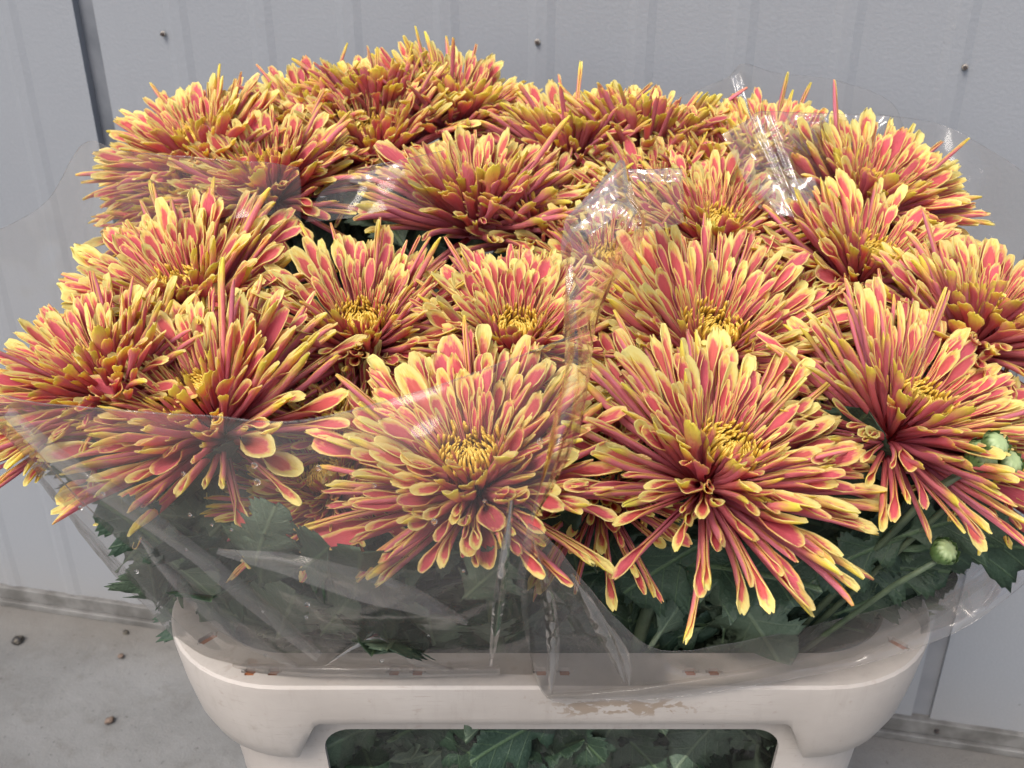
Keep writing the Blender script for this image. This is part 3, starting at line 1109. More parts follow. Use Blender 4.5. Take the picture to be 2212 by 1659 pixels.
# (eye x, eye y, label, options)
BLOOMS = [
    # front row
    (400, 835, 'wide low bloom at the front left, cut across by the top edge of the film', dict(lean=(-0.36, 0.16), R=0.098, openness=7)),
    (1012, 962, 'bloom seen whole through clear film at the front middle', dict(lean=(-0.10, 0.24), R=0.094, openness=6)),
    (1592, 950, 'big uncovered bloom at front right with long petals hanging over the leaves', dict(lean=(0.34, 0.24), R=0.097, openness=4)),
    (2010, 850, 'uncovered bloom at the right edge with long petals hanging beside green buds', dict(lean=(0.40, 0.20), R=0.094)),
    (185, 775, 'small headed bloom lowest on the far left, by the grey wall', dict(lean=(-0.32, 0.12), R=0.082, up=0.0, openness=8)),
    (1390, 845, 'half hidden bloom wedged between the film fold and the big front right bloom', dict(lean=(0.02, 0.2), R=0.078, up=0.03)),
    (775, 872, 'small bloom mostly hidden between the front left and filmed front middle ones', dict(lean=(0, 0.2), R=0.076, up=0.035)),
    # second row
    (375, 598, 'uncovered bloom directly above the front left one', dict(lean=(-0.22, 0.22), R=0.098)),
    (778, 672, 'uncovered bloom in the middle left, straight above the filmed front middle one', dict(lean=(0.02, 0.26), R=0.088)),
    (1118, 690, 'uncovered bloom just left of the tall film fold, behind the filmed front middle one', dict(lean=(0.05, 0.24), R=0.084)),
    (1552, 695, 'broad bloom with an open eye directly above the big front right one', dict(lean=(0.10, 0.32), R=0.104)),
    (1742, 688, 'narrow bloom squeezed in at the right behind the broad open eyed one', dict(lean=(0.18, 0.2), R=0.078, up=0.02)),
    (1905, 535, 'bloom on the right directly below the topmost right one', dict(lean=(0.25, 0.24), R=0.092)),
    (2150, 655, 'dull bloom cut by the right edge of the picture, above the one with buds', dict(lean=(0.2, 0.05), R=0.088)),
    (1318, 540, 'bloom trapped under the shiny tent of film in the middle', dict(lean=(0.0, 0.2), R=0.074, up=0.015)),
    (1562, 462, 'bloom rising right behind the broad open eyed one, only its upper petals free', dict(lean=(0.1, 0.2), R=0.084)),
    # third row
    (1032, 385, 'bloom in the centre showing a fan of red petal backs to the front', dict(lean=(0.03, -0.12), R=0.100, openness=4)),
    (1190, 430, 'bloom right of the central fan, petals spread over its neighbour', dict(lean=(0.1, 0.05), R=0.085, up=0.012)),
    (800, 262, 'tallest bloom, broad and yellow, above all others at the top left', dict(lean=(-0.05, 0.20), R=0.104)),
    (565, 345, 'bloom left of and below the tallest one, half under back film', dict(lean=(-0.12, 0.18), R=0.092, up=0.0)),
    (405, 285, 'bloom at the upper left with straight petals spiking toward the dark wall strip', dict(lean=(-0.28, 0.16), R=0.100)),
    (395, 385, 'bloom veiled by film at the left, below the spiky upper left one', dict(lean=(-0.3, 0.14), R=0.092, up=0.03)),
    (1900, 388, 'topmost bloom on the right, beneath the right hand wall screw', dict(lean=(0.26, 0.20), R=0.098)),
    (1710, 560, 'bloom hidden right of the broad open eyed one, petal tips only', dict(lean=(0.1, 0.2), R=0.08, up=0.03)),
    (1430, 395, 'bloom just behind the film tent, under the streaky flat of film', dict(lean=(0.05, 0.15), R=0.085, up=0.008)),
    # back row
    (1240, 270, 'bloom at the back centre facing away, left one of a pair', dict(lean=(0.0, -0.12), R=0.088, openness=18)),
    (1405, 262, 'bloom at the back facing away, right one of a pair', dict(lean=(0.12, -0.3), R=0.092, openness=16)),
    (1000, 200, 'bloom behind the tallest one with long petals pointing right', dict(lean=(0.3, 0.0), R=0.096)),
    (815, 190, 'bloom hidden behind the tallest, upright petals standing above it', dict(lean=(-0.05, -0.25), R=0.082, up=-0.004, openness=24)),
    (660, 215, 'bloom peeping out on the left behind the tallest one', dict(lean=(-0.15, 0.05), R=0.080)),
    (1680, 305, 'bloom washed pale under glossy film at the upper right', dict(lean=(0.12, 0.12), R=0.090)),
    (1560, 330, 'bloom at the back between the glossy film and the pair facing away', dict(lean=(0.05, 0.1), R=0.080)),
    # low side blooms
    (1275, 985, 'bloom tucked low behind the big front right one, spoon tips by the film edge', dict(lean=(-0.25, 0.28), R=0.082, up=0.045)),
    (690, 1010, 'bloom tucked low behind the filmed front middle one, under film', dict(lean=(-0.2, 0.22), R=0.076, up=0.05)),
    (95, 855, 'lowest bloom at the far left, veiled by film', dict(lean=(-0.35, 0.1), R=0.07, up=0.035, openness=8)),
    (2180, 960, 'low bloom at the right edge behind the green buds', dict(lean=(0.3, 0.15), R=0.078, up=0.05)),
]
for i, (px, py, lab, opt) in enumerate(BLOOMS):
    bloom(px, py, lab, seed=i, **opt)

# leaves along every stem
def inside(w):
    if w.z < RIM_Z + 0.02:
        return abs(w.x - BX) < BHX - 0.045 and abs(w.y - BYC) < BHY - 0.042
    k = (w.z - RIM_Z)
    return w.y > BY0 + 0.035 - k * 0.55 and abs(w.x - BX) < BHX - 0.02 + k * 0.48 and w.y < BY0 + 2 * BHY + 0.15


def add_leaf(st, loc, dirv, upv, L, rg):
    base = st.parent.location
    for _ in range(12):
        if inside(base + loc + dirv * L) and inside(base + loc + dirv * L * 0.5 + Vector((0, 0, -0.02))):
            break
        dirv = Vector((rg.uniform(-1, 1), rg.uniform(-0.6, 1), rg.uniform(-0.5, 1))).normalized()
        upv = Vector((rg.uniform(-.5, .5), rg.uniform(-.6, .6), 1))
    else:
        return None
    o = bpy.data.objects.new('leaf', rg.choice(LEAVES))
    col.objects.link(o)
    o.parent = st
    put(o, loc, frame(dirv, upv), Vector((L, L * rg.uniform(0.85, 1.2), L)))
    return o


for (root, base, st, pts, rg) in stems:
    n = len(pts)
    az = rg.uniform(0, 6.28)
    total = rg.randint(9, 12)
    for k in range(total):
        # keep to the part of the stem above the bucket floor
        s = 0.13 + 0.50 * k / total + rg.uniform(-0.02, 0.02)
        j = min(n - 2, int(s * (n - 1)))
        p = pts[j].lerp(pts[j + 1], s * (n - 1) - j)
        w = base + p
        if w.z < RIM_Z - 0.25:
            break
        az += 2.4 + rg.uniform(-0.4, 0.4)
        el = rg.uniform(-0.5, 0.55)
        dv = Vector((cos(az) * cos(el), sin(az) * cos(el), sin(el)))
        L = rg.uniform(0.062, 0.095)
        tip = w + dv * L
        if tip.z < RIM_Z + 0.01 and (abs(tip.x - BX) > BHX - 0.05 or abs(tip.y - BYC) > BHY - 0.05):
            dv = Vector((-(w.x - BX), -(w.y - BYC), 0.1)).normalized() * 0.4 + Vector((0, 0, 1)) * 0.9
            dv.normalize()
        add_leaf(st, p, dv, Vector((rg.uniform(-.3, .3), -0.5, 1)), L, rg)

# leaves pressed against the film behind the window of the bucket and along its rim
front = sorted(stems, key=lambda s_: s_[1].y)[:10]
rg = random.Random(77)
for k in range(230):
    x = rg.uniform(WX0 - 0.02, WX1 + 0.02)
    z = rg.uniform(0.50, 0.605)
    y = BY0 + 0.056 + (RIM_Z - z) * 0.06 + rg.uniform(0.0, 0.028)
    root, base, st, pts, _ = min(front, key=lambda s_: abs(s_[1].x * 0.5 - x) + rg.uniform(0, 0.1))
    dv = Vector((rg.uniform(-0.9, 0.9), rg.uniform(-0.15, 0.25), rg.uniform(-0.6, 1.0))).normalized()
    upv = Vector((rg.uniform(-.4, .4), 1.0 if rg.random() < 0.75 else -1.0, rg.uniform(-.2, .5)))
    add_leaf(st, Vector((x, y, z)) - base, dv, upv, rg.uniform(0.055, 0.088), rg)
for k in range(210):
    x = rg.uniform(-0.25, 0.29)
    z = rg.uniform(RIM_Z - 0.01, RIM_Z + 0.13)
    y = BY0 + 0.055 - max(0, z - RIM_Z) * 0.45 + rg.uniform(0.0, 0.07)
    root, base, st, pts, _ = min(front, key=lambda s_: abs(s_[1].x * 0.7 - x) + rg.uniform(0, 0.1))
    dv = Vector((rg.uniform(-0.9, 0.9), rg.uniform(-0.15, 0.3), rg.uniform(-0.7, 0.8))).normalized()
    dv.z = abs(dv.z) * (1 if rg.random() < 0.7 else -1)
    upv = Vector((rg.uniform(-.4, .4), 1.0 if rg.random() < (0.75 if x < 0.02 else 0.4) else -1.0, rg.uniform(-.2, .5)))
    add_leaf(st, Vector((x, y, z)) - base, dv, upv, rg.uniform(0.06, 0.095), rg)
for k in range(760):
    x = rg.uniform(-0.30, 0.34)
    y = rg.uniform(BY0 + 0.05, BY0 + 0.50)
    z = rg.uniform(0.42, 0.85)
    if not inside(Vector((x, y, z))):
        continue
    root, base, st, pts, _ = min(rg.sample(stems, 12), key=lambda s_: (Vector((x, y, z + 0.1)) - s_[1]).length)
    if z > base.z - 0.025 or (y > 0.86 and z > 0.74) or (z > 0.75 and abs(x - BX) > 0.2):
        continue
    dv = Vector((rg.uniform(-1, 1), rg.uniform(-1, 0.6), rg.uniform(-0.6, 0.6))).normalized()
    add_leaf(st, Vector((x, y, z)) - base, dv, Vector((rg.uniform(-.5, .5), rg.uniform(-.8, .3), 1)), rg.uniform(0.06, 0.09), rg)
left = sorted(stems, key=lambda s_: s_[1].x)[:6]
for k in range(70):
    f = rg.random()
    p = at(150 + 300 * f, 985 + 350 * f - rg.uniform(0, 90), 0.64 + rg.uniform(-0.05, 0.05))
    root, base, st, pts, _ = rg.choice(left)
    dv = Vector((rg.uniform(-0.4, 0.9), rg.uniform(-0.4, 0.6), rg.uniform(-0.5, 0.8))).normalized()
    add_leaf(st, p - base, dv, Vector((rg.uniform(-.5, .2), rg.uniform(-1, .6), 1)), rg.uniform(0.05, 0.075), rg)

# green buds on the right hand stems
for (px, py, y, r, idx) in ((2122, 985, 0.50, 0.0098, 3), (2178, 1000, 0.505, 0.0085, 3), (2040, 1192, 0.50, 0.0082, 3), (2150, 962, 0.50, 0.008, 3)):
    root, base, st, pts, rg_ = stems[idx]
    p = at(px, py, y)
    b = bpy.data.objects.new('bud', BUD)
    if not BUD.materials: BUD.materials.append(M_BUD)
    col.objects.link(b); b.parent = st
    put(b, p - base, Matrix.Rotation(0.6, 3, Vector((1, 0.4 + idx * 0.1, 0))), Vector((r, r, r)))
    side = [p - base + Vector((0, 0, -r * 0.5)), p - base + Vector((-0.02, 0.012, -0.035)), pts[5]]
    link('side_shoot', tube_mesh('side_shoot', side, [0.0018, 0.002, 0.0025], 6), M_STEM, st)


# ------------------------------------------------------------------ plastic film
def catmull(P, t):
    n = len(P) - 1
    x = t * n
    i = min(n - 1, int(x))
    f = x - i
    p0, p1, p2, p3 = P[max(i - 1, 0)], P[i], P[i + 1], P[min(i + 2, n)]
    return 0.5 * ((2 * p1) + (p2 - p0) * f + (2 * p0 - 5 * p1 + 4 * p2 - p3) * f * f + (3 * p1 - p0 - 3 * p2 + p3) * f * f * f)


def film(label, net, nu, nv, amp, freq, mat, seed=0, hem=(True, False), name='plastic_sleeve', stretch=0.35, parent=None, pleat=None):
    """a thin sheet lofted through columns of places (each column runs from its top edge down)"""
    cols_ = [[at(*q) for q in c] for c in net]
    grid = []
    for a in range(nu + 1):
        s = a / nu
        ctrl = [catmull([c[r] for c in cols_], s) for r in range(len(cols_[0]))]
        grid.append([catmull(ctrl, b / nv) for b in range(nv + 1)])
    verts = []
    for a in range(nu + 1):
        for b in range(nv + 1):
            p = grid[a][b]
            du = grid[min(a + 1, nu)][b] - grid[max(a - 1, 0)][b]
            dv = grid[a][min(b + 1, nv)] - grid[a][max(b - 1, 0)]
            n = du.cross(dv)
            if n.length > 1e-9: n.normalize()
            q = Vector((p.x * freq, p.y * freq, p.z * freq * stretch)) + Vector((seed * 3.7, 0, 0))
            w = noise.noise(q) + 0.5 * (abs(noise.noise(q * 2.1)) * 2 - 0.6)
            edge = 0.35 + 0.65 * min(1.0, 4 * b / nv, 4 * (1 - b / nv) + 0.1)
            if pleat:
                pa, pc, pw = pleat
                ph = pc * 2 * pi * (a / nu + pw * noise.noise(Vector((a / nu * 3, b / nv * 1.5, seed))) * 0.12)
                w += pa / amp * (abs(((ph / (2 * pi)) % 1.0) * 2 - 1) - 0.5) * (0.5 + 0.8 * noise.noise(Vector((a / nu * 5, b / nv * 2, seed + 9))))
            verts.append(p + n * amp * w * edge)
    faces = []
    m = nv + 1
    for a in range(nu):
        for b in range(nv):
            i = a * m + b
            faces.append((i, i + 1, i + m + 1, i + m))
    me = mesh_from(name, verts, faces)
    if parent is None:
        root = link(name, me, mat)
        tag(root, label, 'film', 'clear plastic wrapping')
    else:
        root = link(name, me, mat, parent)
        if label: root['label'] = label
    for flag, b in ((hem[0], 0), (hem[1], nv)):
        if flag:
            pts = [verts[a * m + b] for a in range(nu + 1)]
            link('cut_edge', tube_mesh('cut_edge', pts, [0.00017] * len(pts), 5), M_HEM, root)
    return root, verts, m


# left sleeve: from behind the left blooms round the front to the tall fold in the middle
front_sleeve, fv, fm = film('broad clear sheet over the front left blooms, from the left silhouette to the middle', [
    [(-190, 470, 0.92), (-90, 760, 0.82), (75, 1010, 0.76), (365, 1335, 0.66)],
    [(-140, 790, 0.58), (5, 935, 0.56), (165, 1140, 0.58), (380, 1385, 0.60)],
    [(30, 858, 0.45), (120, 985, 0.43), (260, 1175, 0.475), (425, 1415, 0.562)],
    [(200, 880, 0.40), (260, 1010, 0.39), (370, 1210, 0.435), (505, 1440, 0.545)],
    [(430, 897, 0.385), (450, 1030, 0.38), (530, 1230, 0.415), (610, 1452, 0.537)],
    [(640, 910, 0.365), (660, 1050, 0.355), (720, 1250, 0.395), (790, 1456, 0.533)],
    [(900, 848, 0.36), (900, 1030, 0.345), (930, 1260, 0.39), (960, 1458, 0.533)],
    [(1100, 778, 0.375), (1080, 1000, 0.355), (1090, 1250, 0.395), (1085, 1460, 0.533)],
    [(1235, 728, 0.40), (1185, 1000, 0.38), (1140, 1240, 0.41), (1150, 1465, 0.530)],
], 90, 46, 0.0045, 17, M_FILM, 1, stretch=0.5)

def project(p):
    d = p - Vector((0, 0, CAM_H))
    z = d.dot(FWD)
    return 1106 + FP * d.x / z, 829.5 - FP * d.dot(UPV) / z


def folds(sheet, sheet_verts, specs, mat):
    """doubled-over pleats of the same film: narrow ribbons lying on a sheet along its creases"""
    pv = [(project(v), v) for v in sheet_verts]

    def on(px, py):
        best = sorted(pv, key=lambda q: (q[0][0] - px) ** 2 + (q[0][1] - py) ** 2)[:3]
        d = ray(px, py)
        return min(q[1].y for q in best)

    for si, sp in enumerate(specs):
        c0, c1, c2 = [], [], []
        for (px, py, hw, ax, ay) in sp:
            y = on(px, py)
            c0.append((px - ax * hw, py - ay * hw, y - 0.0012)); c1.append((px, py, y - 0.0045)); c2.append((px + ax * hw, py + ay * hw, y - 0.0012))
        net = [[a, b, c] for a, b, c in zip(c0, c1, c2)]
        cols_n = net
        cols_ = [[at(*q) for q in c] for c in cols_n]
        nu, nv = 40, 8
        vs, fs = [], []
        for a in range(nu + 1):
            ctrl = [catmull([c[r] for c in cols_], a / nu) for r in range(3)]
            for b in range(nv + 1):
                p = catmull(ctrl, b / nv)
                vs.append(p + Vector((0, -1, 0.3)) * 0.0012 * noise.noise(p * 60))
        for a in range(nu):
            for b in range(nv):
                i = a * (nv + 1) + b
                fs.append((i, i + 1, i + nv + 2, i + nv + 1))
        link('fold', mesh_from('fold', vs, fs), mat, sheet)


folds(front_sleeve, fv, [
    [(15, 890, 14, -.6, .8), (120, 985, 20, -.6, .8), (250, 1075, 22, -.6, .8), (400, 1180, 18, -.6, .8), (560, 1310, 20, -.6, .8), (690, 1420, 12, -.6, .8)],
    [(470, 1190, 6, -.3, .95), (620, 1220, 24, -.2, .97), (780, 1265, 34, -.25, .97), (900, 1300, 26, -.25, .97), (1010, 1345, 5, -.3, .95)],
    [(300, 1160, 5, -.6, .8), (400, 1270, 18, -.7, .7), (520, 1370, 20, -.7, .7), (640, 1440, 6, -.6, .8)],
    [(1105, 1080, 6, 1, 0), (1090, 1200, 10, 1, .1), (1075, 1320, 12, 1, .1), (1060, 1440, 4, 1, 0)],
    [(700, 1440, 3, .5, -.8), (800, 1380, 14, .5, -.8), (880, 1420, 14, .4, .9), (980, 1450, 4, 0, 1)],
    [(430, 1440, 8, .1, 1), (640, 1447, 12, 0, 1), (850, 1450, 14, 0, 1), (1080, 1448, 10, 0, 1)],
], M_BAND)

rg = random.Random(21)
for (px, py, ang, L, side) in ((560, 1290, 100, 0.062, 1), (535, 1245, 85, 0.052, 1), (600, 1400, 75, 0.070, 1), (470, 1330, 125, 0.060, 1), (760, 1330, 85, 0.064, 1),
                               (690, 1400, 50, 0.055, 1), (930, 1420, 120, 0.060, 1), (1010, 1330, 35, 0.05, 1), (860, 1410, 100, 0.066, -1), (430, 1260, 140, 0.05, -1),
                               (360, 1230, 150, 0.058, -1), (1060, 1420, 70, 0.05, 1), (650, 1270, 30, 0.05, -1), (800, 1420, 60, 0.06, 1)):
    j = min(range(len(fv)), key=lambda q: (project(fv[q])[0] - px) ** 2 + (project(fv[q])[1] - py) ** 2)
    p = fv[j] + Vector((0, 0.012 + rg.uniform(0, 0.006), 0))
    a = radians(ang)
    qx, qy = px + cos(a) * 110, py - sin(a) * 110
    j2 = min(range(len(fv)), key=lambda q: (project(fv[q])[0] - qx) ** 2 + (project(fv[q])[1] - qy) ** 2)
    dv = (fv[j2] - fv[j] + Vector((0, 0.004, 0))).normalized()
    root, base, st, pts, _ = min(front, key=lambda s_: abs(s_[1].x - p.x))
    o = bpy.data.objects.new('leaf', rg.choice(LEAVES)); col.objects.link(o); o.parent = st
    put(o, p - base - dv * L * 0.2, frame(dv, FWD * side + Vector((rg.uniform(-.2, .2), 0, 0.2))), Vector((L, L * 1.15, L)))
for (px, py, y, ang, L, side) in ((1400, 1400, 0.535, 48, 0.072, 1), (1330, 1330, 0.54, 150, 0.05, -1), (1650, 1375, 0.56, 160, 0.062, 1), (1800, 1330, 0.57, 20, 0.062, -1),
                                  (1880, 1215, 0.56, 150, 0.045, -1), (1960, 1250, 0.56, 40, 0.045, -1), (1250, 1250, 0.52, 100, 0.045, -1), (1560, 1390, 0.56, 80, 0.055, -1)):
    p = at(px, py, y)
    a = radians(ang)
    dv = (Vector((cos(a), 0, 0)) + UPV * sin(a) * 0.9 + Vector((0, 0.1, 0))).normalized()
    root, base, st, pts, _ = min(front, key=lambda s_: abs(s_[1].x - p.x))
    o = bpy.data.objects.new('leaf', rg.choice(LEAVES)); col.objects.link(o); o.parent = st
    put(o, p - base, frame(dv, FWD * side + Vector((rg.uniform(-.3, .3), 0, 0.4))), Vector((L, L * 1.1, L)))

# darker leaves in the two front corners of the bucket and in the hollow between the blooms
for k in range(64):
    if k < 22:
        py = rg.uniform(1120, 1390); px = 300 + (py - 1120) * 0.5 + rg.uniform(0, 110); y = rg.uniform(0.60, 0.67)
    elif k < 40:
        px, py, y = rg.uniform(1780, 2010), rg.uniform(1180, 1360), rg.uniform(0.585, 0.68)
    else:
        px, py, y = rg.uniform(660, 1000), rg.uniform(475, 560), rg.uniform(0.84, 0.93)
    p = at(px, py, y)
    root, base, st, pts, _ = min(stems, key=lambda s_: (s_[1] - p - Vector((0, 0, 0.06))).length)
    dv = Vector((rg.uniform(-.7, .7), rg.uniform(-.3, .5), rg.uniform(0.0, 1.0))).normalized()
    o = bpy.data.objects.new('leaf', rg.choice(LEAVES)); col.objects.link(o); o.parent = st
    L = rg.uniform(0.055, 0.08)
    put(o, p - base - dv * L * 0.5, frame(dv, Vector((rg.uniform(-.4, .4), rg.uniform(-1, 0.2), 1))), Vector((L, L * 1.1, L)))

# a few beads of water on the front sheet
bm = bmesh.new(); bmesh.ops.create_uvsphere(bm, u_segments=8, v_segments=6, radius=1.0)
DROP = bm_mesh('water_bead', bm, True)
mw, nt, out = new_mat('water')
gw = N(nt, 'ShaderNodeBsdfGlass'); gw.inputs['Roughness'].default_value = 0.0; gw.inputs['IOR'].default_value = 1.33
nt.links.new(gw.outputs[0], out.inputs[0])
DROP.materials.append(mw)
rg = random.Random(5)
for k in range(26):
    v = fv[rg.randint(20, 88) * fm + rg.randint(12, 44)]
    b = bpy.data.objects.new('water_bead', DROP); col.objects.link(b); b.parent = front_sleeve
    r = rg.uniform(0.0006, 0.0016)
    put(b, v + Vector((0, -0.0004, 0)), Matrix.Identity(3), Vector((r, r * 0.7, r)))

# tall fold in the middle with a shiny tent at its top
tent, _v, _m = film('narrow upright fold of film with a shiny tent, right of the middle', [
    [(1340, 345, 0.60), (1260, 430, 0.56), (1212, 500, 0.53), (1214, 640, 0.50), (1220, 780, 0.46), (1195, 950, 0.41), (1150, 1120, 0.40)],
    [(1342, 346, 0.595), (1300, 440, 0.54), (1270, 520, 0.505), (1240, 650, 0.475), (1236, 790, 0.44), (1205, 955, 0.395), (1148, 1122, 0.395)],
    [(1344, 347, 0.595), (1345, 430, 0.545), (1335, 492, 0.515), (1262, 660, 0.48), (1256, 795, 0.445), (1215, 960, 0.40), (1146, 1124, 0.395)],
    [(1348, 348, 0.60), (1372, 430, 0.57), (1388, 500, 0.55), (1292, 690, 0.50), (1276, 800, 0.46), (1230, 970, 0.415), (1146, 1126, 0.40)],
], 40, 70, 0.003, 30, M_GLOSS, 2, hem=(False, False), stretch=0.4, pleat=(0.0012, 3, 1))
streaky, _v, _m = film('streaky flat of film just right of the shiny tent', [
    [(1340, 366, 0.64), (1350, 420, 0.63), (1380, 495, 0.62)],
    [(1400, 366, 0.65), (1405, 425, 0.64), (1410, 500, 0.63)],
    [(1475, 364, 0.67), (1478, 420, 0.66), (1480, 480, 0.65)],
], 40, 20, 0.002, 40, M_FILM_CR, 3, stretch=0.2, pleat=(0.002, 5, 1))

# right sleeve: a crumpled corner hanging over the rim, then a band sweeping up to the right edge
right_sleeve, rv, rm_ = film('clear sheet draped over the bucket rim, sweeping up to the right edge', [
    [(1142, 1128, 0.415), (1120, 1240, 0.455), (1135, 1370, 0.50), (1160, 1480, 0.519)],
    [(1172, 1150, 0.42), (1170, 1260, 0.46), (1180, 1380, 0.50), (1200, 1516, 0.5115)],
    [(1232, 1218, 0.44), (1245, 1310, 0.47), (1255, 1410, 0.505), (1300, 1515, 0.5115)],
    [(1330, 1335, 0.48), (1345, 1390, 0.495), (1365, 1450, 0.507), (1410, 1508, 0.5125)],
    [(1430, 1405, 0.52), (1440, 1430, 0.515), (1470, 1465, 0.511), (1520, 1497, 0.5125)],
    [(1600, 1386, 0.54), (1620, 1420, 0.525), (1660, 1450, 0.513), (1700, 1468, 0.5125)],
    [(1800, 1342, 0.56), (1830, 1380, 0.54), (1860, 1415, 0.522), (1890, 1428, 0.518)],
    [(1975, 1292, 0.57), (2000, 1320, 0.55), (2030, 1350, 0.535), (2050, 1372, 0.530)],
    [(2110, 1195, 0.58), (2130, 1240, 0.56), (2150, 1280, 0.545), (2165, 1300, 0.54)],
    [(2260, 1030, 0.62), (2275, 1090, 0.60), (2285, 1150, 0.585), (2290, 1195, 0.575)],
], 110, 26, 0.004, 26, M_BAND, 4, hem=(True, True), stretch=0.6)
folds(right_sleeve, rv, [
    [(1150, 1160, 4, 1, 0), (1185, 1290, 12, 1, -.2), (1195, 1400, 14, 1, 0), (1190, 1500, 4, 1, 0)],
    [(1235, 1240, 4, 1, -.3), (1290, 1340, 16, .9, -.4), (1330, 1420, 12, .9, -.4), (1350, 1475, 3, .9, -.4)],
    [(1300, 1330, 4, 1, -.3), (1350, 1420, 12, .9, -.4), (1360, 1480, 4, .9, -.4)],
    [(1180, 1505, 5, 0, 1), (1400, 1490, 12, .1, 1), (1700, 1440, 14, .2, 1), (1950, 1360, 16, .35, .93), (2200, 1200, 12, .5, .86)],
], M_FILM)
flap, _v, _m = film('glossy creased flap of film beside the right corner of the bucket', [
    [(1975, 1290, 0.60), (1965, 1330, 0.59), (1955, 1380, 0.57)],
    [(2050, 1215, 0.605), (2060, 1280, 0.59), (2070, 1345, 0.57)],
    [(2130, 1175, 0.62), (2150, 1230, 0.605), (2160, 1290, 0.585)],
    [(2250, 1070, 0.66), (2260, 1140, 0.64), (2270, 1200, 0.62)],
], 60, 40, 0.004, 30, M_GLOSS, 5, stretch=0.3, pleat=(0.003, 5, 2))

# film at the back right
back_sheet, _v, _m = film('tall faint sheet of film standing against the wall at the upper right', [
    [(1380, 240, 1.07), (1400, 330, 1.05), (1420, 450, 1.0)],
    [(1470, 208, 1.06), (1480, 310, 1.04), (1490, 430, 1.0)],
    [(1570, 168, 1.04), (1580, 290, 1.03), (1590, 420, 1.0)],
    [(1605, 138, 1.03), (1612, 270, 1.02), (1620, 410, 0.99)],
    [(1680, 158, 1.04), (1690, 280, 1.02), (1700, 420, 0.99)],
    [(1800, 172, 1.05), (1810, 300, 1.03), (1810, 430, 0.99)],
    [(1925, 220, 1.06), (1930, 330, 1.03), (1930, 440, 0.99)],
    [(1960, 300, 1.06), (1960, 370, 1.03), (1960, 450, 0.99)],
], 90, 30, 0.004, 22, M_FILM, 6, stretch=0.3, pleat=(0.003, 6, 2))
glossy, _v, _m = film('glossy streaked film lying over the pale bloom at the upper right', [
    [(1560, 290, 0.80), (1590, 350, 0.78), (1640, 450, 0.75)],
    [(1612, 262, 0.80), (1650, 340, 0.77), (1720, 470, 0.73)],
    [(1640, 243, 0.81), (1690, 330, 0.78), (1760, 470, 0.74)],
    [(1720, 243, 0.83), (1740, 330, 0.80), (1790, 440, 0.77)],
    [(1830, 246, 0.88), (1835, 320, 0.87), (1840, 430, 0.86)],
    [(1930, 250, 0.94), (1930, 340, 0.94), (1930, 440, 0.94)],
], 120, 36, 0.004, 30, M_GLOSS, 7, stretch=0.25, pleat=(0.0035, 11, 2))
film('wide faint sheet curving round behind the right hand blooms', [
    [(1900, 247, 0.97), (1900, 400, 0.96), (1900, 560, 0.94)],
    [(2030, 268, 0.99), (2030, 420, 0.955), (2020, 600, 0.92)],
    [(2140, 325, 0.95), (2130, 480, 0.92), (2110, 680, 0.87)],
    [(2225, 385, 0.90), (2215, 560, 0.87), (2190, 780, 0.80)],
    [(2300, 470, 0.84), (2290, 700, 0.80), (2260, 900, 0.74)],
], 50, 40, 0.004, 18, M_FILM, 8, stretch=0.4)

# film at the back left
film('pointed sheet of film over the veiled left blooms, beside the dark wall strip', [
    [(-60, 520, 0.86), (-20, 640, 0.84), (20, 800, 0.80)],
    [(90, 445, 0.84), (110, 600, 0.82), (130, 760, 0.78)],
    [(178, 312, 0.83), (205, 440, 0.80), (225, 570, 0.76)],
    [(260, 325, 0.79), (290, 420, 0.76), (320, 520, 0.73)],
    [(430, 342, 0.76), (450, 410, 0.73), (470, 480, 0.71)],
    [(560, 350, 0.76), (575, 410, 0.73), (590, 465, 0.71)],
    [(645, 362, 0.77), (650, 420, 0.74), (650, 480, 0.72)],
], 70, 34, 0.004, 24, M_FILM, 9, stretch=0.4)
blue_flap, _v, _m = film('small bluish reflecting flap below the tallest bloom', [
    [(720, 395, 0.76), (690, 420, 0.755), (660, 480, 0.74)],
    [(790, 362, 0.755), (780, 400, 0.75), (760, 470, 0.735)],
    [(868, 345, 0.755), (872, 385, 0.75), (860, 450, 0.735)],
    [(960, 325, 0.78), (950, 400, 0.77), (930, 460, 0.75)],
], 40, 24, 0.003, 22, M_FILM, 10, stretch=0.5)

# facets added to the film, tilted to mirror the sun at the camera as glints
def facet(sheet, poly, y, tilt=(0, 0), ripple=0.0006, freq=90, mat=None, n=14):
    """poly: four photo points of one flat crease facet; it lies in one plane through its middle"""
    cx = sum(p[0] for p in poly) / 4; cy = sum(p[1] for p in poly) / 4
    c = at(cx, cy, y)
    tocam = (Vector((0, 0, CAM_H)) - c).normalized()
    nrm = (tocam + sdir).normalized()
    nrm = (nrm + Vector((tilt[0], 0, tilt[1]))).normalized()
    cor = []
    for (px, py) in poly:
        d = ray(px, py)
        t = (c - Vector((0, 0, CAM_H))).dot(nrm) / d.dot(nrm)
        cor.append(Vector((0, 0, CAM_H)) + d * t)
    vs, fs = [], []
    for a in range(n + 1):
        for b in range(n + 1):
            p = cor[0].lerp(cor[1], a / n).lerp(cor[3].lerp(cor[2], a / n), b / n)
            w = noise.noise(Vector((a / n * 6, b / n * 1.6, cx)))
            vs.append(p + nrm * (ripple * w * 2.2))
    for a in range(n):
        for b in range(n):
            i = a * (n + 1) + b
            fs.append((i, i + 1, i + n + 2, i + n + 1))
    link('glint_crease', mesh_from('glint_crease', vs, fs), mat or M_GLOSS, sheet)


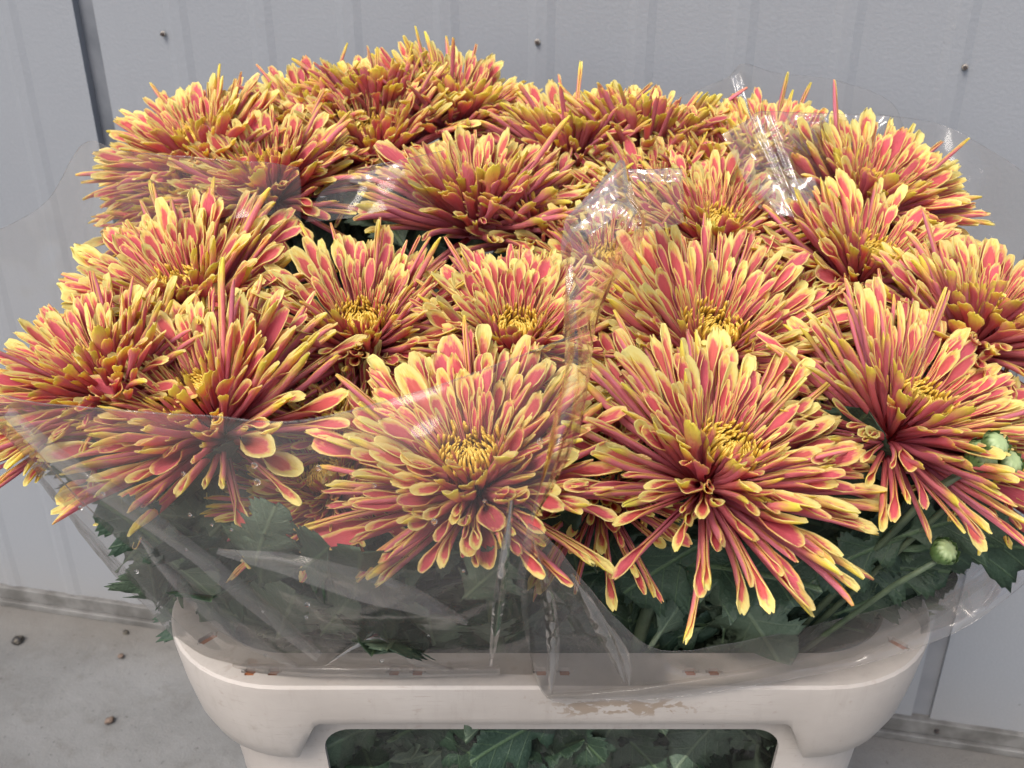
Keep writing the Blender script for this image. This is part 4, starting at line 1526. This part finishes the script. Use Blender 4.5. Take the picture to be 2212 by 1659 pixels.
facet(tent, [(1228, 497), (1330, 432), (1350, 455), (1275, 505)], 0.512, (0.05, 0.0), 0.0012)
facet(tent, [(1335, 430), (1382, 492), (1372, 500), (1330, 470)], 0.522, (0.10, 0.05), 0.001)
facet(tent, [(1262, 440), (1330, 370), (1338, 425), (1270, 470)], 0.53, (-0.22, 0.1), 0.001)
facet(tent, [(1222, 600), (1236, 560), (1244, 680), (1232, 720)], 0.485, (-0.05, 0.0), 0.001)
facet(flap, [(1992, 1262), (2003, 1258), (2075, 1322), (2068, 1330)], 0.566, (0.0, 0.0), 0.0012)
facet(flap, [(2022, 1270), (2034, 1268), (2110, 1330), (2098, 1334)], 0.566, (0.06, 0.0), 0.0012)
facet(flap, [(2062, 1250), (2150, 1180), (2165, 1190), (2085, 1262)], 0.57, (0.02, 0.05), 0.0014)
facet(flap, [(2120, 1300), (2205, 1190), (2212, 1215), (2130, 1318)], 0.575, (0.12, -0.05), 0.0014)
facet(blue_flap, [(742, 388), (866, 348), (878, 382), (770, 398)], 0.745, (-0.26, -0.12), 0.0012)
facet(glossy, [(1618, 256), (1640, 247), (1712, 425), (1696, 430)], 0.765, (0.0, 0.0), 0.0016)
facet(glossy, [(1650, 250), (1672, 248), (1740, 440), (1722, 445)], 0.77, (0.14, 0.0), 0.0016)
facet(glossy, [(1700, 246), (1790, 247), (1792, 262), (1710, 272)], 0.82, (0.0, 0.10), 0.0016)
facet(glossy, [(1820, 247), (1922, 251), (1900, 290), (1835, 300)], 0.90, (0.18, 0.0), 0.002)
facet(glossy, [(1640, 400), (1760, 380), (1775, 450), (1660, 470)], 0.745, (-0.1, 0.1), 0.0025)
facet(back_sheet, [(1578, 168), (1600, 155), (1622, 245), (1606, 250)], 1.02, (-0.04, 0.0), 0.0016)
facet(streaky, [(1345, 366), (1474, 364), (1470, 392), (1350, 395)], 0.635, (-0.12, 0.1), 0.002)

# film behind the bucket window
film('crinkled film seen through the opening in the front of the bucket', [
    [(640, 1500, 0.572), (650, 1600, 0.575), (660, 1720, 0.58)],
    [(850, 1500, 0.568), (850, 1600, 0.572), (850, 1720, 0.578)],
    [(1100, 1500, 0.568), (1100, 1600, 0.572), (1100, 1720, 0.578)],
    [(1400, 1500, 0.568), (1400, 1600, 0.572), (1400, 1720, 0.578)],
    [(1600, 1500, 0.568), (1600, 1600, 0.572), (1600, 1720, 0.578)],
    [(1760, 1500, 0.572), (1750, 1600, 0.575), (1740, 1720, 0.58)],
], 90, 30, 0.0035, 30, M_INNER, 11, hem=(False, False), stretch=0.7, pleat=(0.003, 6, 3))
